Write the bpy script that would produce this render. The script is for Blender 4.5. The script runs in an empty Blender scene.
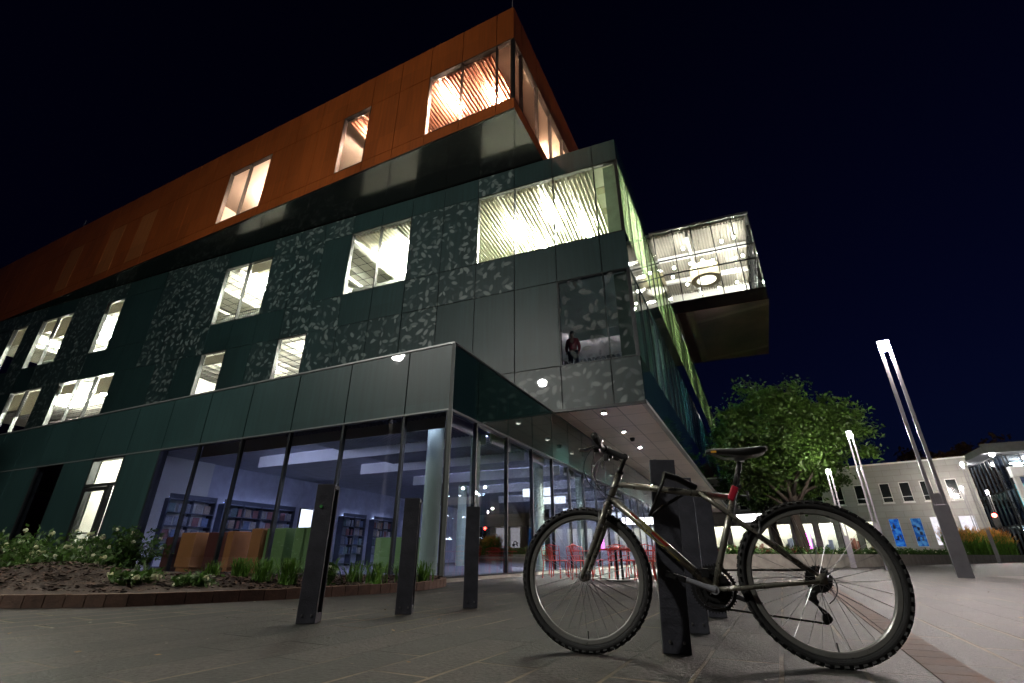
import bpy, bmesh, math, random
from mathutils import Vector, Matrix
R = math.radians
random.seed(11)
scn = bpy.context.scene
COL = scn.collection

# ------------------------------------------------------------------ helpers
def V(*a): return Vector(a)

def tag(o, label=None, cat=None, group=None, kind=None):
    if label: o['label'] = label
    if cat: o['category'] = cat
    if group: o['group'] = group
    if kind: o['kind'] = kind
    return o

def empty(name, loc, label, cat, group=None, rz=0.0):
    o = bpy.data.objects.new(name, None)
    o.empty_display_size = 0.3
    o.location = loc; o.rotation_euler = (0, 0, rz)
    COL.objects.link(o)
    return tag(o, label, cat, group)

def topof(o):
    while o.parent: o = o.parent
    return o

class MB:
    def __init__(s, M=None):
        s.v = []; s.f = []; s.uv = []; s.mi = []; s.M = M or Matrix.Identity(4)
    def add(s, pts, faces, uvs=None, mi=0):
        b = len(s.v)
        for p in pts: s.v.append(tuple(s.M @ Vector(p)))
        for k, f in enumerate(faces):
            s.f.append(tuple(b + i for i in f)); s.mi.append(mi)
            if uvs: s.uv.extend(uvs[i] for i in f)
            else: s.uv.extend((pts[i][0], pts[i][2]) for i in f)
    def box(s, x0, x1, y0, y1, z0, z1, mi=0):
        p = [(x0,y0,z0),(x1,y0,z0),(x1,y1,z0),(x0,y1,z0),(x0,y0,z1),(x1,y0,z1),(x1,y1,z1),(x0,y1,z1)]
        s.add(p, [(0,3,2,1),(4,5,6,7),(0,1,5,4),(1,2,6,5),(2,3,7,6),(3,0,4,7)], mi=mi)
        return s
    def prism(s, pts, z0, z1, mi=0):
        n = len(pts)
        p = [(x,y,z0) for x,y in pts] + [(x,y,z1) for x,y in pts]
        uv = [(x,y) for x,y in pts]*2
        f = [tuple(range(n))[::-1], tuple(range(n, 2*n))] + [(i,(i+1)%n,n+(i+1)%n,n+i) for i in range(n)]
        s.add(p, f, uv, mi)
        return s
    def tube(s, a, b, r0, r1=None, n=8, caps=True, mi=0):
        return s.path([a, b], [r0, r0 if r1 is None else r1], n, caps, mi)
    def path(s, pts, rad, n=8, caps=True, mi=0, flat=None):
        pts = [Vector(p) for p in pts]; m = len(pts)
        if not isinstance(rad, (list, tuple)): rad = [rad]*m
        out = []; prev = None
        for i, p in enumerate(pts):
            t = (pts[min(i+1,m-1)] - pts[max(i-1,0)])
            if t.length < 1e-9: t = V(0,0,1)
            t.normalize()
            if prev is None:
                u = t.cross(V(0,0,1))
                if u.length < 1e-3: u = t.cross(V(1,0,0))
            else:
                u = prev - t*prev.dot(t)
            u.normalize(); w = t.cross(u); prev = u
            for k in range(n):
                a = 2*math.pi*k/n
                out.append(tuple(p + (u*math.cos(a) + w*math.sin(a)*(flat or 1))*rad[i]))
        f = []
        for i in range(m-1):
            for k in range(n):
                k2 = (k+1) % n
                f.append((i*n+k, i*n+k2, (i+1)*n+k2, (i+1)*n+k))
        if caps:
            f.append(tuple(range(n))[::-1]); f.append(tuple((m-1)*n+k for k in range(n)))
        s.add(out, f, mi=mi)
        return s
    def lathe(s, prof, c=(0,0,0), ax='z', n=24, closed=False, mi=0):
        out = []; m = len(prof); c = Vector(c)
        for i in range(n):
            a = 2*math.pi*i/n; ca, sa = math.cos(a), math.sin(a)
            for r, h in prof:
                if ax == 'z': q = V(r*ca, r*sa, h)
                elif ax == 'y': q = V(r*ca, h, r*sa)
                else: q = V(h, r*ca, r*sa)
                out.append(tuple(c+q))
        f = []
        mm = m if closed else m-1
        for i in range(n):
            i2 = (i+1) % n
            for j in range(mm):
                j2 = (j+1) % m
                f.append((i*m+j, i2*m+j, i2*m+j2, i*m+j2))
        if not closed:
            f.append(tuple(i*m for i in range(n))[::-1]); f.append(tuple(i*m+m-1 for i in range(n)))
        s.add(out, f, mi=mi)
        return s
    def build(s, name, mats, parent=None, smooth=False, recalc=True, local=False, bevel=0, merge=False):
        me = bpy.data.meshes.new(name)
        vs = s.v; loc = V(0,0,0)
        if not local:
            if parent is not None: off = topof(parent).location.copy()
            else:
                xs=[v[0] for v in vs]; ys=[v[1] for v in vs]; zs=[v[2] for v in vs]
                off = V((min(xs)+max(xs))/2, (min(ys)+max(ys))/2, min(zs)); loc = off
            vs = [(v[0]-off[0], v[1]-off[1], v[2]-off[2]) for v in vs]
        me.from_pydata(vs, [], s.f)
        uvl = me.uv_layers.new(name='UVMap')
        flat = [c for t in s.uv for c in t[:2]]
        uvl.data.foreach_set('uv', flat)
        if not isinstance(mats, (list, tuple)): mats = [mats]
        for m in mats: me.materials.append(m)
        me.polygons.foreach_set('material_index', s.mi)
        if recalc:
            bm = bmesh.new(); bm.from_mesh(me)
            bmesh.ops.recalc_face_normals(bm, faces=bm.faces); bm.to_mesh(me); bm.free()
        if smooth: me.polygons.foreach_set('use_smooth', [True]*len(me.polygons))
        me.update()
        o = bpy.data.objects.new(name, me); COL.objects.link(o)
        o.location = loc
        if parent is not None: o.parent = parent
        if smooth == 'auto':
            pass
        if bevel:
            b = o.modifiers.new('bevel', 'BEVEL'); b.width = bevel; b.segments = 2; b.limit_method = 'ANGLE'
        return o

def copy_tree(o, parent=None):
    c = o.copy(); COL.objects.link(c)
    if parent is not None: c.parent = parent
    for ch in list(o.children): copy_tree(ch, c)
    return c

def frame(ox, oy, az, side):
    """local x runs along azimuth az, local y is outwards, z up"""
    a = R(az); d = (math.sin(a), math.cos(a))
    n = (-d[1], d[0]) if side < 0 else (d[1], -d[0])
    return Matrix(((d[0], n[0], 0, ox), (d[1], n[1], 0, oy), (0, 0, 1, 0), (0, 0, 0, 1)))
def P2(F, s, o):
    p = F @ V(s, o, 0); return (p.x, p.y)

# ------------------------------------------------------------------ materials
def newmat(name):
    m = bpy.data.materials.new(name); m.use_nodes = True
    nt = m.node_tree; nt.nodes.clear()
    out = nt.nodes.new('ShaderNodeOutputMaterial')
    return m, nt, out
def N(nt, t, **kw):
    n = nt.nodes.new(t)
    for k, v in kw.items(): setattr(n, k, v)
    return n
def setin(n, **kw):
    for k, v in kw.items():
        key = k.replace('_', ' ')
        s_ = n.inputs[key]
        s_.default_value = v if not isinstance(v, tuple) or len(v) != 3 or s_.type != 'RGBA' else (*v, 1)
def pmat(name, col, rough=.5, metal=0., var=.15, vscale=3., bump=0., bscale=40., coat=0., coatior=1.5, spec=.5, rvar=.1, coords='Object'):
    m, nt, out = newmat(name)
    b = N(nt, 'ShaderNodeBsdfPrincipled'); nt.links.new(b.outputs[0], out.inputs[0])
    setin(b, Roughness=rough, Metallic=metal)
    b.inputs['Specular IOR Level'].default_value = spec
    if coat:
        b.inputs['Coat Weight'].default_value = coat; b.inputs['Coat Roughness'].default_value = .015
        b.inputs['Coat IOR'].default_value = coatior
    tc = N(nt, 'ShaderNodeTexCoord')
    no = N(nt, 'ShaderNodeTexNoise'); setin(no, Scale=vscale, Detail=5.0, Roughness=.6)
    nt.links.new(tc.outputs[coords], no.inputs['Vector'])
    mr = N(nt, 'ShaderNodeMapRange'); setin(mr, From_Min=.3, From_Max=.7, To_Min=1-var, To_Max=1+var)
    nt.links.new(no.outputs[0], mr.inputs['Value'])
    mx = N(nt, 'ShaderNodeVectorMath', operation='SCALE'); mx.inputs[0].default_value = col
    nt.links.new(mr.outputs[0], mx.inputs['Scale']); nt.links.new(mx.outputs[0], b.inputs['Base Color'])
    mr2 = N(nt, 'ShaderNodeMapRange'); setin(mr2, From_Min=.3, From_Max=.7, To_Min=max(0,rough-rvar*rough), To_Max=min(1,rough+rvar*rough))
    nt.links.new(no.outputs[0], mr2.inputs['Value']); nt.links.new(mr2.outputs[0], b.inputs['Roughness'])
    if bump:
        n2 = N(nt, 'ShaderNodeTexNoise'); setin(n2, Scale=bscale, Detail=4.0)
        nt.links.new(tc.outputs[coords], n2.inputs['Vector'])
        bp = N(nt, 'ShaderNodeBump'); setin(bp, Strength=bump, Distance=.01)
        nt.links.new(n2.outputs[0], bp.inputs['Height']); nt.links.new(bp.outputs[0], b.inputs['Normal'])
    m['bsdf'] = b.name
    return m
def emat(name, col, strength):
    m, nt, out = newmat(name)
    e = N(nt, 'ShaderNodeEmission'); setin(e, Strength=strength); e.inputs[0].default_value = (*col, 1)
    nt.links.new(e.outputs[0], out.inputs[0]); return m
def glassmat(name, tint=(.9,.95,.93), ior=1.5, leaf=False, gloss=(1,1,1), minr=0.0):
    m, nt, out = newmat(name)
    tr = N(nt, 'ShaderNodeBsdfTransparent'); tr.inputs[0].default_value = (*tint, 1)
    gl = N(nt, 'ShaderNodeBsdfGlossy'); setin(gl, Roughness=.0); gl.inputs[0].default_value = (*gloss, 1)
    fr = N(nt, 'ShaderNodeFresnel')   # the node inverts the ratio on back faces: undo it, a thin pane reflects alike from both sides
    ge = N(nt, 'ShaderNodeNewGeometry'); ir = N(nt, 'ShaderNodeMapRange'); setin(ir, To_Min=ior, To_Max=1/ior)
    nt.links.new(ge.outputs['Backfacing'], ir.inputs['Value']); nt.links.new(ir.outputs[0], fr.inputs['IOR'])
    mx = N(nt, 'ShaderNodeMixShader')
    if minr:
        ad = N(nt, 'ShaderNodeMath', operation='MAXIMUM'); ad.inputs[1].default_value = minr
        nt.links.new(fr.outputs[0], ad.inputs[0]); nt.links.new(ad.outputs[0], mx.inputs[0])
    else: nt.links.new(fr.outputs[0], mx.inputs[0])
    last = tr
    if leaf:
        df = N(nt, 'ShaderNodeBsdfDiffuse'); df.inputs[0].default_value = (.35, .38, .36, 1)
        m2 = N(nt, 'ShaderNodeMixShader')
        mk = leafmask(nt, .95)
        ml = N(nt, 'ShaderNodeMath', operation='MULTIPLY'); ml.inputs[1].default_value = .38
        nt.links.new(mk, ml.inputs[0]); nt.links.new(ml.outputs[0], m2.inputs[0])
        nt.links.new(tr.outputs[0], m2.inputs[1]); nt.links.new(df.outputs[0], m2.inputs[2]); last = m2
    nt.links.new(last.outputs[0], mx.inputs[1]); nt.links.new(gl.outputs[0], mx.inputs[2])
    nt.links.new(mx.outputs[0], out.inputs[0]); return m
def fritglass(name, tint, frit, amount, ior):
    """mirror-like pane with a see-through part and vertical bands of translucent green frit"""
    m, nt, out = newmat(name)
    tr = N(nt, 'ShaderNodeBsdfTransparent'); tr.inputs[0].default_value = (*tint, 1)
    df = N(nt, 'ShaderNodeBsdfDiffuse'); df.inputs[0].default_value = (*frit, 1)
    tl = N(nt, 'ShaderNodeBsdfTranslucent'); tl.inputs[0].default_value = (*frit, 1)
    a = N(nt, 'ShaderNodeMixShader'); a.inputs[0].default_value = .6; nt.links.new(df.outputs[0], a.inputs[1]); nt.links.new(tl.outputs[0], a.inputs[2])
    uv = N(nt, 'ShaderNodeUVMap'); mp = N(nt, 'ShaderNodeMapping'); mp.inputs['Scale'].default_value = (1.92, .02, 1); nt.links.new(uv.outputs[0], mp.inputs[0])
    wn = N(nt, 'ShaderNodeTexNoise'); setin(wn, Scale=1.0, Detail=2.0); nt.links.new(mp.outputs[0], wn.inputs['Vector'])
    mr = N(nt, 'ShaderNodeMapRange'); setin(mr, From_Min=.35, From_Max=.65, To_Min=amount*.25, To_Max=min(1., amount*1.5)); nt.links.new(wn.outputs[0], mr.inputs['Value'])
    b = N(nt, 'ShaderNodeMixShader'); nt.links.new(mr.outputs[0], b.inputs[0]); nt.links.new(tr.outputs[0], b.inputs[1]); nt.links.new(a.outputs[0], b.inputs[2])
    gl = N(nt, 'ShaderNodeBsdfGlossy'); setin(gl, Roughness=.0)
    fr = N(nt, 'ShaderNodeFresnel'); ge = N(nt, 'ShaderNodeNewGeometry'); ir = N(nt, 'ShaderNodeMapRange'); setin(ir, To_Min=ior, To_Max=1/ior)
    nt.links.new(ge.outputs['Backfacing'], ir.inputs['Value']); nt.links.new(ir.outputs[0], fr.inputs['IOR'])
    mx = N(nt, 'ShaderNodeMixShader'); nt.links.new(fr.outputs[0], mx.inputs[0]); nt.links.new(b.outputs[0], mx.inputs[1]); nt.links.new(gl.outputs[0], mx.inputs[2])
    nt.links.new(mx.outputs[0], out.inputs[0]); return m
def leafmask(nt, size=1.0):
    """printed leaves: two layers of rotated almond shapes on voronoi cells, in UV metres"""
    uv = N(nt, 'ShaderNodeUVMap')
    res = None
    for sc, off, sx, sy, lim in ((1.65*size, (0,0,0), 1., 2.3, .37), (2.0*size, (7.3,3.1,0), 1.1, 2.1, .38), (2.5*size, (13.7,9.1,0), 1., 2.5, .35)):
        mp = N(nt, 'ShaderNodeMapping'); mp.inputs['Location'].default_value = off
        mp.inputs['Scale'].default_value = (sc, sc, sc)
        nt.links.new(uv.outputs[0], mp.inputs[0])
        vo = N(nt, 'ShaderNodeTexVoronoi', voronoi_dimensions='2D'); setin(vo, Scale=1.0, Randomness=.9)
        nt.links.new(mp.outputs[0], vo.inputs['Vector'])
        sb = N(nt, 'ShaderNodeVectorMath', operation='SUBTRACT')
        nt.links.new(mp.outputs[0], sb.inputs[0]); nt.links.new(vo.outputs['Position'], sb.inputs[1])
        sp = N(nt, 'ShaderNodeSeparateColor'); nt.links.new(vo.outputs['Color'], sp.inputs[0])
        an = N(nt, 'ShaderNodeMath', operation='MULTIPLY'); an.inputs[1].default_value = 6.28
        nt.links.new(sp.outputs[0], an.inputs[0])
        ro = N(nt, 'ShaderNodeVectorRotate', rotation_type='Z_AXIS')
        nt.links.new(sb.outputs[0], ro.inputs['Vector']); nt.links.new(an.outputs[0], ro.inputs['Angle'])
        ml = N(nt, 'ShaderNodeVectorMath', operation='MULTIPLY'); ml.inputs[1].default_value = (sx, sy, 0)
        nt.links.new(ro.outputs[0], ml.inputs[0])
        ln = N(nt, 'ShaderNodeVectorMath', operation='LENGTH'); nt.links.new(ml.outputs[0], ln.inputs[0])
        th = N(nt, 'ShaderNodeMapRange'); setin(th, From_Min=lim, From_Max=lim-.16, To_Min=0., To_Max=1.)
        nt.links.new(ln.outputs['Value'], th.inputs['Value'])
        vis = N(nt, 'ShaderNodeMapRange'); setin(vis, From_Min=.05, From_Max=.9, To_Min=0., To_Max=1.)
        nt.links.new(sp.outputs[1], vis.inputs['Value'])
        pr = N(nt, 'ShaderNodeMath', operation='MULTIPLY')
        nt.links.new(th.outputs[0], pr.inputs[0]); nt.links.new(vis.outputs[0], pr.inputs[1])
        if res is None: res = pr.outputs[0]
        else:
            mxm = N(nt, 'ShaderNodeMath', operation='MAXIMUM')
            nt.links.new(res, mxm.inputs[0]); nt.links.new(pr.outputs[0], mxm.inputs[1]); res = mxm.outputs[0]
    return res
def panelmat(name, col, pw, ph, leaf=False, rough=.45, coat=.6, coatior=1.5, metal=0., var=.12, streak=.15):
    """cladding: per panel tone shift (random per pw x ph cell in UV metres), faint vertical streaks"""
    m = pmat(name, col, rough, metal, var=.08, vscale=.6, coat=coat, coatior=coatior)
    nt = m.node_tree; b = nt.nodes[m['bsdf']]
    src = b.inputs['Base Color'].links[0].from_socket
    uv = N(nt, 'ShaderNodeUVMap')
    mp = N(nt, 'ShaderNodeMapping'); mp.inputs['Scale'].default_value = (1/pw, 1/ph, 1); nt.links.new(uv.outputs[0], mp.inputs[0])
    fl = N(nt, 'ShaderNodeVectorMath', operation='FLOOR'); nt.links.new(mp.outputs[0], fl.inputs[0])
    wn = N(nt, 'ShaderNodeTexWhiteNoise', noise_dimensions='2D'); nt.links.new(fl.outputs[0], wn.inputs['Vector'])
    mr = N(nt, 'ShaderNodeMapRange'); setin(mr, To_Min=1-var, To_Max=1+var); nt.links.new(wn.outputs['Value'], mr.inputs['Value'])
    s1 = N(nt, 'ShaderNodeVectorMath', operation='SCALE'); nt.links.new(src, s1.inputs[0]); nt.links.new(mr.outputs[0], s1.inputs['Scale'])
    mp2 = N(nt, 'ShaderNodeMapping'); mp2.inputs['Scale'].default_value = (9, .5, 1); nt.links.new(uv.outputs[0], mp2.inputs[0])
    no = N(nt, 'ShaderNodeTexNoise'); setin(no, Scale=1.0, Detail=3.0); nt.links.new(mp2.outputs[0], no.inputs['Vector'])
    mr2 = N(nt, 'ShaderNodeMapRange'); setin(mr2, From_Min=.35, From_Max=.7, To_Min=1-streak, To_Max=1+streak); nt.links.new(no.outputs[0], mr2.inputs['Value'])
    s2 = N(nt, 'ShaderNodeVectorMath', operation='SCALE'); nt.links.new(s1.outputs[0], s2.inputs[0]); nt.links.new(mr2.outputs[0], s2.inputs['Scale'])
    last = s2.outputs[0]
    if leaf:
        mk = leafmask(nt)
        mx = N(nt, 'ShaderNodeMix', data_type='RGBA'); nt.links.new(mk, mx.inputs['Factor'])
        nt.links.new(last, mx.inputs['A']); mx.inputs['B'].default_value = (.21, .255, .24, 1)
        last = mx.outputs['Result']
    nt.links.new(last, b.inputs['Base Color'])
    return m

M = {}
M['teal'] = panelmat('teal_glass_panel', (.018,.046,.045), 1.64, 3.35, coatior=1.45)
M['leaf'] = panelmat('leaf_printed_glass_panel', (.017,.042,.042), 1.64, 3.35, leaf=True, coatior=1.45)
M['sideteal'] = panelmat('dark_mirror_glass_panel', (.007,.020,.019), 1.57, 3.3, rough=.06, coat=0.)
M['orange'] = panelmat('copper_orange_glass_panel', (.27,.064,.011), 1.63, 3.4, coat=.35, coatior=1.4, var=.14)
M['orange_lt'] = panelmat('lighter_orange_panel', (.33,.11,.03), 1.63, 3.4, coat=.35, coatior=1.4)
M['soffit_black'] = pmat('black_gloss_soffit', (.012,.013,.012), .22, var=.3, vscale=.5, coat=.5, coatior=1.5)
M['soffit_brown'] = pmat('dark_brown_gloss_soffit', (.16,.10,.075), .16, metal=.8, var=.6, vscale=.35, coat=.3)
M['dark'] = pmat('dark_backing', (.012,.014,.015), .8)
M['mullion'] = pmat('dark_aluminium', (.035,.038,.04), .4, metal=.6)
M['cap'] = pmat('pale_aluminium_cap', (.22,.235,.23), .4, metal=.5)
M['glass'] = glassmat('clear_glass', (.95,.96,.93), 1.55)
M['glass_low'] = glassmat('shopfront_glass', (.84,.87,.93), 1.6, minr=.05)
M['glass_pink'] = glassmat('orange_tinted_glass', (1.,.82,.72), 1.35)
M['glass_side'] = fritglass('side_mirror_glass_upper', (.6,.8,.6), (.42,.55,.30), .55, 1.9)
M['glass_side_low'] = fritglass('side_mirror_glass_lower', (.4,.6,.6), (.12,.26,.26), .40, 2.0)
M['glass_leaf'] = glassmat('leaf_printed_clear_glass', (.6,.62,.66), 1.6, leaf=True)
M['plaster'] = pmat('white_plaster', (.78,.78,.74), .8, var=.04)
M['ceiling'] = pmat('ceiling_white', (.75,.75,.68), .8, var=.04)
M['slat'] = pmat('dark_slat', (.40,.38,.29), .7)
M['pinkwall'] = pmat('pale_wall', (.75,.70,.66), .8, var=.05)
M['pinkslat'] = pmat('red_brown_slat', (.46,.22,.16), .7)
M['carpet'] = pmat('grey_carpet', (.12,.12,.13), .9)
M['column'] = pmat('pale_green_column', (.42,.50,.36), .7, var=.05)
M['black'] = pmat('black_plastic', (.012,.012,.013), .45, bump=.1, bscale=120)
M['rubber'] = pmat('black_rubber', (.018,.018,.018), .75, bump=.4, bscale=300, var=.4, vscale=20)
M['grey_metal'] = pmat('brushed_grey_metal', (.42,.42,.42), .3, metal=1., var=.12, vscale=40)
M['silver'] = pmat('bright_aluminium', (.70,.70,.68), .25, metal=1., var=.08, vscale=30)
M['rim'] = pmat('satin_rim_alloy', (.27,.27,.25), .3, metal=.45, var=.1, vscale=30)
M['crank'] = pmat('satin_alloy', (.45,.46,.5), .35, metal=.35)
M['lampgrey'] = pmat('lamp_post_paint', (.30,.29,.32), .4, metal=.3, var=.15, bump=.05)
M['frame'] = pmat('champagne_grey_frame_paint', (.27,.26,.215), .28, metal=.6, var=.12, vscale=25, coat=.5)
M['red'] = pmat('red_plastic', (.45,.02,.04), .3, var=.15)
M['redtable'] = pmat('red_powder_coat', (.70,.05,.035), .4, var=.1)
M['yellow'] = pmat('yellow_decal', (.62,.55,.06), .4)
M['redecal'] = pmat('dark_red_decal', (.30,.03,.02), .35)
M['ylabel'] = pmat('orange_yellow_label', (.75,.38,.03), .5)
M['bollard'] = pmat('charcoal_bollard_paint', (.055,.056,.070), .5, var=.35, vscale=9, bump=.25, bscale=90)
M['bolt'] = pmat('dull_steel', (.3,.3,.3), .4, metal=1.)
M['greendot'] = pmat('green_sticker', (.08,.45,.10), .5)
M['bark'] = pmat('grey_brown_bark', (.04,.03,.022), .9, var=.4, vscale=8, bump=.8, bscale=20)
M['soil'] = pmat('brown_mulch', (.034,.019,.012), .95, var=.6, vscale=14, bump=1., bscale=60)
M['kerb'] = pmat('red_brown_edging_stone', (.13,.075,.052), .85, var=.35, vscale=10, bump=.5, bscale=60)
M['concrete'] = pmat('planter_concrete', (.34,.32,.28), .85, var=.25, vscale=2.5, bump=.4, bscale=40)
M['wood_o'] = pmat('orange_partition', (.42,.17,.045), .6, var=.1)
M['wood_b'] = pmat('brown_partition', (.11,.035,.022), .4, var=.1)
M['part_g'] = pmat('green_partition', (.16,.26,.07), .6, var=.1)
M['shelfdark'] = pmat('dark_shelf', (.09,.105,.15), .6)
M['screen'] = emat('lit_screen', (.86,.9,1.), 1.6)
M['white_paint'] = pmat('white_paint', (.8,.8,.78), .5, var=.05)
M['asphalt'] = pmat('asphalt', (.05,.05,.052), .9, var=.2, bump=.5, bscale=80)
M['roof'] = pmat('roof_membrane', (.08,.08,.08), .9)
M['skin'] = pmat('skin', (.5,.3,.22), .6)
M['rose'] = pmat('rose_top', (.45,.06,.08), .8)
M['tube'] = emat('lit_tube', (1.,.965,.84), 1500)
M['tube_side'] = emat('lit_tube_inner', (.88,1.,.62), 700)
M['tube_pink'] = emat('lit_tube_warm', (1.,.90,.80), 700)
M['tube_peach'] = emat('lit_tube_peach', (1.,.80,.62), 1600)
M['fill_blue'] = emat('lit_fill_cool', (.60,.65,1.), 46)
M['fill_dim'] = emat('lit_fill_dim', (1.,.84,.88), 200)
M['down'] = emat('downlight_glow', (1.,.92,.84), 70000)
M['lamp'] = emat('street_lamp_glow', (1.,.85,.82), 3300)
M['lampfar'] = emat('far_lamp_glow', (1.,.97,.95), 150)
M['lampmid'] = emat('street_lamp_glow_mid', (1.,.92,.86), 1500)
M['lampfacade'] = emat('tall_lamp_glow', (1.,.97,.90), 950)
M['lampfacade_low'] = emat('pole_lamp_glow', (1.,.97,.90), 150)
M['lantern'] = emat('pendant_glow', (1.,.97,.90), 270)
M['shoplight'] = emat('shop_light', (1.,.95,.80), 45)
M['shopgreen'] = emat('shop_light_green', (.85,1.,.85), 40)
M['signlit'] = emat('lit_sign', (.95,.93,1.), 6)
M['redlit'] = emat('red_signal', (1.,.04,.03), 60)
M['magenta'] = emat('magenta_sign', (1.,.15,.9), 5)

def foliage(name, col, var=.5, trans=.35, rough=.5, vs=1.2):
    m, nt, out = newmat(name)
    tc = N(nt, 'ShaderNodeTexCoord'); no = N(nt, 'ShaderNodeTexNoise'); setin(no, Scale=vs, Detail=6.0)
    nt.links.new(tc.outputs['Object'], no.inputs['Vector'])
    mr = N(nt, 'ShaderNodeMapRange'); setin(mr, From_Min=.3, From_Max=.7, To_Min=1-var, To_Max=1+var); nt.links.new(no.outputs[0], mr.inputs['Value'])
    sc = N(nt, 'ShaderNodeVectorMath', operation='SCALE'); sc.inputs[0].default_value = col; nt.links.new(mr.outputs[0], sc.inputs['Scale'])
    b = N(nt, 'ShaderNodeBsdfPrincipled'); setin(b, Roughness=rough); nt.links.new(sc.outputs[0], b.inputs['Base Color'])
    t = N(nt, 'ShaderNodeBsdfTranslucent'); nt.links.new(sc.outputs[0], t.inputs[0])
    mx = N(nt, 'ShaderNodeMixShader'); mx.inputs[0].default_value = trans
    nt.links.new(b.outputs[0], mx.inputs[1]); nt.links.new(t.outputs[0], mx.inputs[2]); nt.links.new(mx.outputs[0], out.inputs[0]); return m
M['treeleaf'] = foliage('tree_leaves', (.045,.095,.012))
M['brownleaf'] = foliage('russet_leaves', (.09,.04,.018))
M['shrubleaf'] = foliage('shrub_leaves', (.055,.12,.022), vs=6)
M['grassblade'] = foliage('grass_blades', (.10,.22,.03), vs=6)
M['grasstip'] = foliage('orange_grass_tips', (.55,.26,.06), vs=6)
M['whitepetal'] = foliage('white_petals', (.70,.70,.48), var=.15)
M['redpetal'] = foliage('dark_red_petals', (.20,.03,.03), var=.4, vs=8)

# paving
def paving():
    m, nt, out = newmat('dark_stone_paving')
    b = N(nt, 'ShaderNodeBsdfPrincipled'); nt.links.new(b.outputs[0], out.inputs[0])
    tc = N(nt, 'ShaderNodeTexCoord')
    mp = N(nt, 'ShaderNodeMapping'); mp.inputs['Rotation'].default_value = (0, 0, R(27.5 - 90))
    mp.inputs['Location'].default_value = (0, .139, 0)
    nt.links.new(tc.outputs['Object'], mp.inputs[0])
    # warp a little so joints are not ruler straight
    nw = N(nt, 'ShaderNodeTexNoise'); setin(nw, Scale=2.5, Detail=3.0); nt.links.new(mp.outputs[0], nw.inputs['Vector'])
    sw = N(nt, 'ShaderNodeVectorMath', operation='SUBTRACT'); nt.links.new(nw.outputs[1], sw.inputs[0]); sw.inputs[1].default_value = (.5,.5,.5)
    s3 = N(nt, 'ShaderNodeVectorMath', operation='SCALE'); nt.links.new(sw.outputs[0], s3.inputs[0]); s3.inputs['Scale'].default_value = .012
    av = N(nt, 'ShaderNodeVectorMath', operation='ADD'); nt.links.new(mp.outputs[0], av.inputs[0]); nt.links.new(s3.outputs[0], av.inputs[1])
    br = N(nt, 'ShaderNodeTexBrick', offset=.37, squash=1.0)
    setin(br, Scale=1.0); br.inputs['Brick Width'].default_value = .92; br.inputs['Row Height'].default_value = .302
    br.inputs['Mortar Size'].default_value = .010; br.inputs['Mortar Smooth'].default_value = .2
    br.inputs['Color1'].default_value = (.011,.0122,.0115,1); br.inputs['Color2'].default_value = (.032,.028,.026,1); br.inputs['Mortar'].default_value = (.007,.0065,.006,1)
    nt.links.new(av.outputs[0], br.inputs['Vector'])
    n1 = N(nt, 'ShaderNodeTexNoise'); setin(n1, Scale=.9, Detail=8.0, Roughness=.65); nt.links.new(tc.outputs['Object'], n1.inputs['Vector'])
    r1 = N(nt, 'ShaderNodeMapRange'); setin(r1, From_Min=.3, From_Max=.7, To_Min=.5, To_Max=1.35); nt.links.new(n1.outputs[0], r1.inputs['Value'])
    n2 = N(nt, 'ShaderNodeTexNoise'); setin(n2, Scale=45.0, Detail=4.0, Roughness=.7); nt.links.new(tc.outputs['Object'], n2.inputs['Vector'])
    r2 = N(nt, 'ShaderNodeMapRange'); setin(r2, From_Min=.35, From_Max=.68, To_Min=.15, To_Max=2.1); nt.links.new(n2.outputs[0], r2.inputs['Value'])
    n4 = N(nt, 'ShaderNodeTexNoise'); setin(n4, Scale=9.0, Detail=5.0, Roughness=.7); nt.links.new(tc.outputs['Object'], n4.inputs['Vector'])
    r4 = N(nt, 'ShaderNodeMapRange'); setin(r4, From_Min=.35, From_Max=.68, To_Min=.7, To_Max=1.4); nt.links.new(n4.outputs[0], r4.inputs['Value'])
    m0 = N(nt, 'ShaderNodeMath', operation='MULTIPLY'); nt.links.new(r1.outputs[0], m0.inputs[0]); nt.links.new(r4.outputs[0], m0.inputs[1])
    mu = N(nt, 'ShaderNodeMath', operation='MULTIPLY'); nt.links.new(m0.outputs[0], mu.inputs[0]); nt.links.new(r2.outputs[0], mu.inputs[1])
    sc = N(nt, 'ShaderNodeVectorMath', operation='SCALE'); nt.links.new(br.outputs['Color'], sc.inputs[0]); nt.links.new(mu.outputs[0], sc.inputs['Scale'])
    # pale dirt in part of the joints
    n3 = N(nt, 'ShaderNodeTexNoise'); setin(n3, Scale=.8, Detail=3.0); nt.links.new(tc.outputs['Object'], n3.inputs['Vector'])
    r3 = N(nt, 'ShaderNodeMapRange'); setin(r3, From_Min=.46, From_Max=.60, To_Min=0., To_Max=.9); nt.links.new(n3.outputs[0], r3.inputs['Value'])
    mj = N(nt, 'ShaderNodeMath', operation='MULTIPLY'); nt.links.new(br.outputs['Fac'], mj.inputs[0]); nt.links.new(r3.outputs[0], mj.inputs[1])
    mx = N(nt, 'ShaderNodeMix', data_type='RGBA'); nt.links.new(mj.outputs[0], mx.inputs['Factor']); nt.links.new(sc.outputs[0], mx.inputs['A']); mx.inputs['B'].default_value = (.20,.15,.10,1)
    nt.links.new(mx.outputs['Result'], b.inputs['Base Color'])
    setin(b, Roughness=.6); b.inputs['Specular IOR Level'].default_value = .3
    hs = N(nt, 'ShaderNodeMath', operation='MULTIPLY_ADD'); nt.links.new(br.outputs['Fac'], hs.inputs[0]); hs.inputs[1].default_value = -1.2; nt.links.new(n2.outputs[0], hs.inputs[2])
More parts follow.
